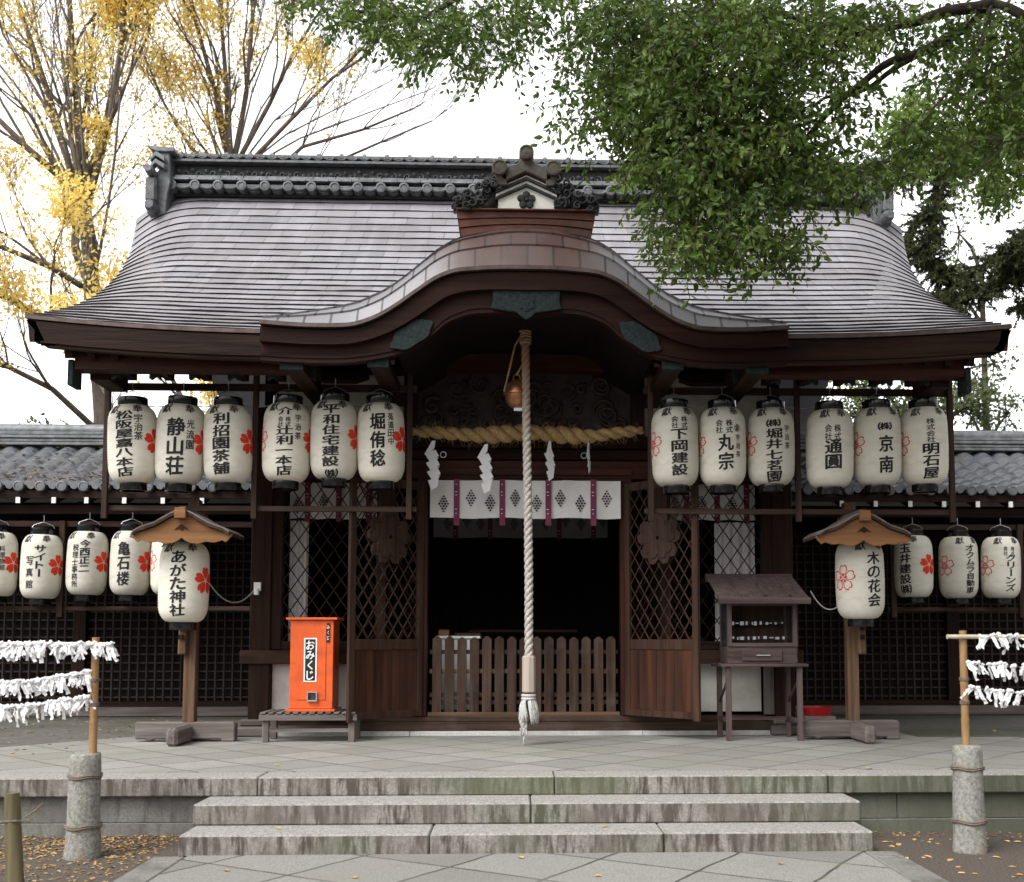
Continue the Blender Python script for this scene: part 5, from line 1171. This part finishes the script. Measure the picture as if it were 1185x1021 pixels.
# ------------------------------------------------------------ fallen leaves
rn=random.Random(77)
def litter(name,label,n,fn,z,Lr,mt='leaf_litter'):
    m=MB()
    for k in range(n):
        x,y=fn(rn); leafpoly(m,(x,y,z),rn.uniform(0,6.3),rn.uniform(*Lr),rn.uniform(*Lr)*.6,rn.uniform(.004,.02),rn.uniform(-.008,.008))
    m.nofix=True; tag(m.build(name,mt,origin=(0,0,0)),label,'leaf litter',kind='stuff')
litter('leaf_litter','scattered brown leaf litter on the gravel left of the steps',2900,lambda r:(r.uniform(-6,-2.8),9.15-abs(r.gauss(0,.75)) if r.random()<.7 else r.uniform(5.8,9.1)),0,(.02,.05))
litter('leaf_litter','thin leaf litter on the dark soil right of the steps',90,lambda r:(r.uniform(2.75,4.6),9.12-abs(r.gauss(0,.25))),0,(.02,.045))
litter('leaf_litter','leaf litter on the bare yard left behind the paving',160,lambda r:(r.uniform(-7.5,-4.6),r.uniform(11.3,16.2)),PZ,(.04,.08))
lf=[]
for k in range(4):
    m=MB(); leafpoly(m,(0,0,0),0,.075,.05,.02,rn.uniform(-.01,.015)); m.nofix=True; lf.append(m)
LF=[]
def fallen(pts,z,label,group,Y=None):
    for (px,py) in pts:
        v=FV+RV*((px-PX)/F)+UV_*((PY-py)/F); p=CAM+v*((z-CAM.z)/v.z)
        if len(LF)<4: o=lf[len(LF)].build('fallen_leaf','leaf_fallen',local=True); LF.append(o)
        else: o=bpy.data.objects.new('fallen_leaf',rn.choice(LF).data); COL.objects.link(o)
        o.location=p; o.rotation_euler=(0,0,rn.uniform(0,6)); k_=rn.uniform(.45,.95); o.scale=(k_,k_,k_); tag(o,label,'leaf',group)
fallen([(1025,975),(1032,980),(1040,978),(1058,972),(1075,975),(1078,972),(1085,977),(1141,971),(1143,979),(1140,983),(1165,974),(1171,972),(1178,975),(1048,994),(1069,993),(1074,992),(1134,994),(1154,993),(1109,1004),(1113,1011),(1078,1015),(1128,1012),(1174,1016),(1180,1013),(1172,1004),(1052,1006),(1100,996)],.0,'yellow fallen leaf on the dark soil right of the steps','fallen leaves on the right soil')
fallen([(603,993),(692,1014),(774,984),(410,1016),(262,1008),(903,1000)],.018,'yellow fallen leaf on the paved path below the steps','fallen leaves on the path')
fallen([(498,889),(320,886),(39,873),(14,872),(1006,890),(1150,846),(880,879)],PZ+.003,'small fallen leaf on the platform paving','fallen leaves on the platform')
fallen([(322,959),(343,927),(700,957)],.162,'small leaf lying on the lower stone step','fallen leaves on the lower step')

# ------------------------------------------------------------ trees
def tree(name,label,base,cat='tree',group=None): return thing(name,base,label,cat,group)
def grow(wood_,tips,p,d,L_,r,depth,rn,spread,up=.25,kids=(2,3),wig=.12,taper=.62,lenk=.78,minr=.006):
    n=6; pts=[p]; rs=[r]; q=Vector(p); dd=Vector(d).normalized()
    for k in range(n):
        dd=(dd+Vector((rn.gauss(0,wig),rn.gauss(0,wig),rn.gauss(0,wig)*.6+up*.1))).normalized(); q=q+dd*L_/n; pts.append(Vector(q)); rs.append(max(minr,lerp(r,r*taper,(k+1)/n)))
        if depth<=2 : tips.append((Vector(q),Vector(dd),depth))
    wood_.tube(pts,rs,8 if r>.08 else 5 if r>.03 else 3,cap=False)
    if depth==0: return
    nk=rn.randint(*kids)
    for k in range(nk):
        a=rn.uniform(0,2*PI); t=dd.orthogonal().normalized(); t=(t*math.cos(a)+dd.cross(t)*math.sin(a)); sp=rn.uniform(.5,1.2)*spread if k else rn.uniform(.1,.5)*spread
        nd=(dd*math.cos(sp)+t*math.sin(sp)); nd.y*=.75
        st_=pts[-1] if k<2 else pts[rn.randint(3,5)]
        grow(wood_,tips,st_,nd,L_*lenk*rn.uniform(.8,1.15),rs[-1]*rn.uniform(.65,.92) if k else rs[-1]*.92,depth-1,rn,spread,up,kids,wig,taper,lenk,minr)
def leafquad(m,p,s_,rn):
    a=Vector((rn.gauss(0,1),rn.gauss(0,1),rn.gauss(0,1))).normalized(); b=a.orthogonal().normalized(); b=(b*math.cos(1.3*s_*50)+a.cross(b)*math.sin(1.3*s_*50)); c=a.cross(b)
    m.add([p-b*s_,p-c*s_*.55,p+b*s_,p+c*s_*.55],[(0,1,2,3)])
def yellow_tree(label,base,limbs,seed,nleaf,dens,bare=None):
    rn=random.Random(seed); t=tree('yellow_tree',label,base); w=MB(); tips=[]
    for pts,r0,r1,dep,spread,L_ in limbs:
        pts=[Vector(p) for p in pts]; n=len(pts); w.tube(pts,[lerp(r0,r1,i/(n-1))*.55 for i in range(n)],9,cap=False)
        for i in range(1,n):
            d=(pts[i]-pts[i-1]).normalized()
            for k in range(2 if i<n-1 else 3):
                a=rn.uniform(0,2*PI); o=d.orthogonal().normalized(); o=o*math.cos(a)+d.cross(o)*math.sin(a); sp=rn.uniform(.25,.75) if i<n-1 else rn.uniform(0,.35)
                grow(w,tips,pts[i],d*math.cos(sp)+o*math.sin(sp)+Vector((0,0,.2)),L_*rn.uniform(.7,1.2),lerp(r0,r1,i/(n-1))*.32,dep+1,rn,spread,up=.5,wig=.09)
    w.build('trunk','bark',t,smooth='all')
    m=MB(); off=Vector((seed*3.1,0,0))
    for k in range(nleaf):
        p,d,dp=rn.choice(tips); 
        f=noise.noise(p*.55+off)
        if rn.random()>dens+f*1.3-.035*max(0,p.z-6.5): continue
        if bare is not None and rn.random()<(p.x-bare)/2.2: continue
        for j in range(3):
            q=p+Vector((rn.gauss(0,.17),rn.gauss(0,.17),rn.gauss(0,.08)-.04)); leafquad(m,q,rn.uniform(.036,.066),rn)
    m.nofix=True; m.build('crown','leaf_yellow',t)
P=lambda a,b,Y: at(a,b,Y)
YA=24.0
b0=P(122,760,YA); b0.z=PZ
yellow_tree('tall tree with thinning yellow leaves at the far left behind the side hall',b0,[
 ([b0,P(118,480,YA),P(108,340,YA),P(98,245,YA)],.36,.26,3,.5,1.5),
 ([P(98,250,YA),P(70,205,YA-.5),P(30,170,YA-1),P(-20,120,YA-1)],.2,.09,3,.45,1.6),
 ([P(98,248,YA),P(92,150,YA+.5),P(84,60,YA+.7),P(78,-40,YA+.8)],.2,.09,3,.4,1.6),
 ([P(96,250,YA),P(66,140,YA),P(40,60,YA+1),P(10,-30,YA+1)],.16,.08,3,.4,1.6),
 ([P(98,250,YA),P(125,150,YA),P(140,50,YA-.6),P(150,-40,YA-1)],.15,.07,3,.35,1.5),
 ([P(108,340,YA),P(60,310,YA-1),P(0,285,YA-2),P(-60,280,YA-2)],.14,.07,3,.5,1.4),
 ([P(112,420,YA),P(60,380,YA-1.5),P(10,345,YA-2),P(-50,330,YA-2)],.16,.08,3,.5,1.3),
 ([P(114,500,YA),P(60,450,YA-1),P(10,425,YA-2),P(-50,410,YA-2)],.13,.07,3,.5,1.2),
 ([P(108,330,YA),P(125,240,YA),P(133,180,YA-.4),P(140,100,YA-.5)],.07,.04,2,.4,1.1),
 ]+[([P(98,248,YA),P(98+(x-98)*.35,130,YA+q*.5),P(98+(x-98)*.8,40,YA+q*.8),P(x,-50,YA+q)],.07,.03,2,.3,1.4) for x,q in ((-60,.5),(-20,-.7),(30,1.2),(60,-1),(110,1.4),(170,.8),(190,-.6))],4,40000,.52)
b1=P(285,760,26); b1.z=PZ
yellow_tree('fan-shaped half bare tree with yellow leaves rising behind the main roof ridge',b1,[
 ([b1,P(278,430,26),P(272,260,26),P(268,190,26)],.34,.24,2,.4,1.2),
 ([P(268,195,26),P(250,110,26),P(225,20,26),P(205,-60,26)],.14,.06,3,.35,1.6),
 ([P(268,195,26),P(262,100,26),P(255,10,26),P(250,-60,26)],.13,.06,3,.35,1.6),
 ([P(268,200,26),P(285,110,26.3),P(292,20,26.5),P(300,-60,27)],.13,.06,3,.35,1.6),
 ([P(268,200,26),P(312,120,26),P(340,60,26),P(372,10,26)],.12,.05,3,.35,1.5),
 ([P(268,210,26),P(335,140,25.6),P(385,90,25.4),P(430,60,25.2)],.11,.045,3,.35,1.4),
 ([P(272,240,26),P(350,170,26),P(420,150,26),P(480,125,26)],.10,.04,3,.32,1.2),
 ([P(272,250,26),P(360,200,27),P(440,165,27),P(500,140,27)],.09,.035,2,.35,1.1),
 ([P(268,215,26),P(220,170,26),P(190,120,26),P(165,60,26)],.10,.04,3,.38,1.2),
 ]+[([P(268,205,26),P(268+(x-268)*.35,205+(y-205)*.45,26+q*.5),P(x,y,26+q)],.055,.022,2,.28,1.25) for x,y,q in ((160,20,.6),(190,-20,-.5),(225,-30,1),(262,-50,-1),(318,-50,.9),(335,-10,-.6),(365,30,.8),(410,60,.5),(450,95,-.7),(495,105,0))],9,44000,.58,-6.0)
# yellow young tree glimpsed under the left eave
b2=P(235,760,21); b2.z=PZ
yellow_tree('yellow leaved tree seen under the left eave behind the tile roof',b2,[
 ([b2,P(250,560,21),P(270,470,21),P(290,380,21)],.22,.16,2,.5,.8),([P(250,540,21),P(215,470,21),P(190,420,21)],.12,.07,3,.6,.7),([P(120,520,20.5),P(130,470,20.5),P(112,440,20.5)],.05,.03,2,.6,.6)],15,4200,.62)

def leafy(m,tw,p,d,rn,L_=.34,n=9,ls=.070):
    """a drooping spray: stem with alternate pointed leaves"""
    q=Vector(p); dd=Vector(d).normalized(); pts=[Vector(q)]
    for k in range(n):
        dd=(dd+Vector((rn.gauss(0,.12),rn.gauss(0,.12),-.09))).normalized(); q=q+dd*L_/n; pts.append(Vector(q))
        sd_=dd.orthogonal().normalized(); a=k*2.4+rn.uniform(-.4,.4); sd_=sd_*math.cos(a)+dd.cross(sd_)*math.sin(a)
        ld=(dd*.55+sd_*.9+Vector((0,0,-.42))).normalized(); s_=ls*rn.uniform(.5,1.3); w=s_*rn.uniform(.22,.30)
        e=ld.cross(Vector((rn.gauss(0,1),rn.gauss(0,1),rn.gauss(0,.5)))).normalized(); nn=ld.cross(e)*s_*.10
        b=q+ld*.012
        m.add([b,b+ld*s_*.35+e*w-nn,b+ld*s_*.70+e*w*.75-nn,b+ld*s_*1.06-nn*1.5,b+ld*s_*.70-e*w*.75-nn,b+ld*s_*.35-e*w-nn,b+ld*s_*.5],[(0,1,6),(1,2,6),(2,3,6),(3,4,6),(4,5,6),(5,0,6)])
    tw.tube(pts,[.0035]*(len(pts)),3,cap=False)
# the camphor whose boughs reach in from the upper right, in front of the roof
rn=random.Random(41)
cb=Vector((6.6,6.2,0)); ct=tree('camphor_tree','large green broadleaf tree whose boughs hang in from the upper right',cb)
w=MB(); tp=Vector((6.3,6.6,5.2))
w.tube([cb+Vector((0,0,-.1)),cb+Vector((-.05,.1,1.5)),cb+Vector((-.2,.3,3.4)),tp],[.42,.33,.28,.25],12,cap=False)
BO=[([tp,P(1250,60,8.4),P(1150,0,8.8),P(1075,60,9.2),P(990,100,9.5),P(940,125,9.6)],.09,.02),
    ([P(1150,0,8.8),P(1060,20,9.0),P(980,35,9.2),P(900,20,9.4),P(800,50,9.6),P(720,95,9.7)],.09,.02),
    ([P(1100,40,9.0),P(1040,70,9.0),P(985,110,9.2),P(900,190,9.4),P(860,250,9.5),P(845,300,9.5)],.07,.015),
    ([tp,P(1220,-60,8.2),P(1000,-120,8.6),P(760,-90,9.2),P(600,-30,9.6),P(480,20,9.8),P(400,15,9.9)],.14,.02),
    ([P(1150,0,8.8),P(1130,60,8.6),P(1090,110,8.5),P(1060,150,8.5)],.04,.012),
    ([tp,P(1250,150,8.2),P(1190,150,8.3),P(1120,165,8.4)],.07,.015),
    ([tp,Vector((5,4.5,6.6)),Vector((3.2,3.2,7.4)),Vector((1.4,2.0,7.8))],.16,.04),
    ([tp,Vector((5.4,7.6,6.8)),Vector((3.6,7.2,7.8)),Vector((1.0,6.4,8.4)),Vector((-1,5.8,8.6))],.15,.04)]
for pts,r0,r1 in BO:
    pts=[Vector(p) for p in pts]; fine=[]
    for i in range(len(pts)-1):
        for k in range(5):
            q=pts[i].lerp(pts[i+1],k/5); fine.append(q+Vector((noise.noise(q*1.7),noise.noise(q*1.9+Vector((5,0,0))),noise.noise(q*2.1+Vector((0,9,0)))))*.10)
    fine.append(pts[-1]); w.tube(fine,[lerp(r0,r1,i/(len(fine)-1))*.6 for i in range(len(fine))],8,cap=False)
# clumps: px, py, distance, half width, half height (pixels of the photo), sprays
CL=[(690,-5,9.6,70,28,40),(640,10,9.7,55,28,30),(655,60,9.7,40,35,18),(690,105,9.6,55,45,62),(725,55,9.6,60,60,100),(780,20,9.5,75,45,120),(700,150,9.5,42,28,34),
 (760,110,9.4,65,60,150),(840,60,9.3,80,60,170),(820,140,9.3,80,60,180),(790,190,9.2,62,42,110),(870,190,9.2,75,50,130),(930,110,9.1,75,50,90),(910,40,9.2,80,40,110),
 (990,25,9.1,70,28,60),(1060,30,9.0,70,35,50),(1130,70,8.9,70,55,100),(1180,100,8.8,60,70,100),(1120,150,8.9,75,38,80),(1165,190,8.8,45,35,50),(1060,165,9.0,60,30,40),(985,190,9.0,60,30,50),
 (945,195,9.0,60,42,70),(785,235,9.1,42,32,52),(830,262,9.1,62,42,84),(870,295,9.0,52,24,48),(800,285,9.1,42,30,44),(905,262,9.0,34,32,24),(925,285,9.0,16,12,7),(775,300,9.1,22,18,9),(980,215,9.0,40,20,22),(1030,205,9.0,30,18,20),
 (345,-8,9.9,45,18,18),(400,4,9.9,48,20,34),(440,20,9.9,45,26,42),(480,38,9.8,42,26,42),(525,55,9.8,38,26,34),(555,30,9.8,42,22,22),(575,65,9.8,25,22,13),(600,15,9.8,45,22,20),(520,10,9.8,50,18,26),(640,-15,9.7,60,20,30),(1185,20,8.8,40,40,30)]
m=MB(); tw=MB()
for px,py,Y,rx,ry,n in CL:
    for k in range(int(n*(2.1 if (n>=80 and px<960) else 1.3 if py<80 and px>900 else 1.5 if px<620 else .95))):
        while True:
            a,b=rn.uniform(-1,1),rn.uniform(-1,1)
            if a*a+b*b<1: break
        p=P(px+a*rx,py+b*ry-8,Y+rn.gauss(0,.45)); leafy(m,tw,p,(rn.gauss(0,.6),rn.gauss(0,.6),-.15),rn)
nvis=len(m.f)
# the part of the crown overhead, out of the picture, shading the right of the platform
for (x,y,z,r,n) in ((3.6,4.6,7.6,1.7,190),(5.2,6.4,7.8,1.8,190),(2.2,2.8,8.0,1.6,150),(4.4,8.2,8.6,1.4,120),(6.4,8.8,7.4,1.5,120),(1.0,5.6,9.0,1.5,110),(3.4,6.8,9.0,1.5,110),(5.8,3.6,7.4,1.6,120)):
    for k in range(n):
        d=Vector((rn.gauss(0,1),rn.gauss(0,1),rn.gauss(0,.55))).normalized()*r*rn.random()**.4; leafy(m,tw,Vector((x,y,z))+d,(rn.gauss(0,1),rn.gauss(0,1),-.2),rn,L_=.5,n=7,ls=.15)
m.nofix=True; m.build('crown','leaf_green',ct); w.build('trunk','bark_dark',ct,smooth='all'); tw.nofix=True; tw.build('twigs','bark_dark',ct)
# conifer boughs to the right behind the hall
rn=random.Random(51)
kb_=P(1290,760,20); kb_.z=PZ; kt=tree('conifer_tree','dark conifer with drooping ragged boughs at the right edge behind the hall',kb_)
w=MB(); m=MB(); top=P(1290,-60,20); w.tube([kb_,kb_.lerp(top,.5),top],[.35,.26,.12],10,cap=False)
def bough(pts,r0,dens,nl,spr):
    pts=[Vector(p) for p in pts]; fine=[]
    for i in range(len(pts)-1):
        for k in range(8): fine.append(pts[i].lerp(pts[i+1],k/8)+Vector((0,0,rn.gauss(0,.02))))
    fine.append(pts[-1]); w.tube(fine,[lerp(r0,.015,i/(len(fine)-1)) for i in range(len(fine))],6,cap=False)
    for i,q in enumerate(fine):
        if i<3: continue
        for k in range(dens):
            d=Vector((rn.gauss(0,.9)-.3,rn.gauss(0,.8),rn.gauss(-.35,.45))).normalized(); L_=spr*rn.uniform(.4,1.1); e=q+d*L_; w.tube([q,q.lerp(e,.5)+Vector((0,0,.03)),e],[.012,.008,.004],3,cap=False)
            for j in range(nl):
                t=rn.uniform(.15,1); c=q.lerp(e,t); dd=(d*.8+Vector((rn.gauss(0,.7),rn.gauss(0,.7),rn.gauss(-.2,.6)))).normalized(); l=rn.uniform(.06,.13); s_=dd.orthogonal().normalized()*.014; s2=dd.cross(s_)
                m.add([c-s_,c+s_,c+dd*l],[(0,1,2)]); m.add([c-s2,c+s2,c+dd*l],[(0,1,2)])
bough([P(1290,225,20),P(1200,300,20),P(1140,335,20),P(1075,360,20)],.07,17,36,.60); bough([P(1290,205,20.6),P(1200,280,20.6),P(1130,310,20.6),P(1085,345,20.6)],.06,10,30,.5)
bough([P(1290,200,20),P(1210,255,20),P(1180,285,19.5),P(1172,300,19.5)],.06,13,32,.5)
bough([P(1290,100,20),P(1180,150,20.5),P(1110,170,20.5),P(1040,205,20.5)],.08,15,34,.6)
bough([P(1110,170,20.5),P(1085,235,20.5),P(1070,290,20.5),P(1095,320,20.5)],.05,14,32,.5)
bough([P(1290,330,20),P(1220,335,20),P(1185,355,20)],.05,12,30,.5)
bough([P(1085,235,20.5),P(1060,255,20.5),P(1050,300,21)],.03,6,22,.35)
m.nofix=True; m.build('crown','leaf_conifer',kt); w.build('trunk','bark_dark',kt,smooth='all')
# trees beyond the right side hall, seen under the eave
def bush(label,base,clumps,seed,s_=.07,mt='leaf_far'):
    rn=random.Random(seed); t=tree('broadleaf_tree',label,base,group=None); w=MB(); m=MB(); base=Vector(base)
    for (c,r,n) in clumps:
        c=Vector(c); w.tube([base,Vector((base.x,base.y,c.z-1.2)),base.lerp(c,.5)*.0+Vector(((base.x+c.x)/2,(base.y+c.y)/2,c.z-.35)),c],[.14,.07,.035,.012],6,cap=False)
        for k in range(9):
            d=Vector((rn.gauss(0,1),rn.gauss(0,1),rn.gauss(0,1))).normalized()*r*rn.uniform(.6,1.1); e=c+d; w.tube([c,c+d*.5+Vector((0,0,-.1)),e],[.025,.015,.006],4,cap=False)
            for j in range(n//9): 
                q=c.lerp(e,rn.uniform(.3,1.05))+Vector((rn.gauss(0,.16),rn.gauss(0,.16),rn.gauss(0,.13))); leafquad(m,q,s_*rn.uniform(.6,1.2),rn)
    w.build('trunk','bark_dark',t,smooth='all'); m.nofix=True; m.build('crown',mt,t)
g=P(1070,760,24); g.z=PZ
bush('pale green tree seen under the right eave behind the lanterns',g,[(P(1000,445,24),.9,900),(P(1060,455,24),.9,900),(P(950,470,24),.7,500),(P(1120,470,24),.9,800),(P(1020,490,24),.9,900),(P(1150,420,25),.5,160)],61)
g=P(1150,760,30); g.z=PZ
bush('thin pale tree far behind the right tile roof',g,[(P(1110,470,30),1.2,900),(P(1165,480,30),1.0,500),(P(1095,330,30),1.3,260),(P(1110,270,30),.9,120)],62,.075)
mat('leaf_light',(.12,.19,.04),(.24,.33,.08),scale=1.5,rough=.6,trans=.5)
g=P(1330,760,17); g.z=PZ
bush('bright green maple-like tree behind the right end of the ridge',g,[(P(1060,135,17),.65,1500),(P(1110,165,17),.7,1700),(P(1165,165,17),.75,1800),(P(1150,215,17),.45,900),(P(1190,100,17),.8,1500),(P(1040,175,17),.4,600)],64,.055,'leaf_light')
g=P(60,760,22); g.z=PZ
bush('green shrub top showing above the left tile roof',g,[(P(60,505,22),.35,120),(P(140,500,22),.35,120)],63)
print('faces',sum(len(o.data.polygons) for o in bpy.data.objects if o.type=='MESH'))
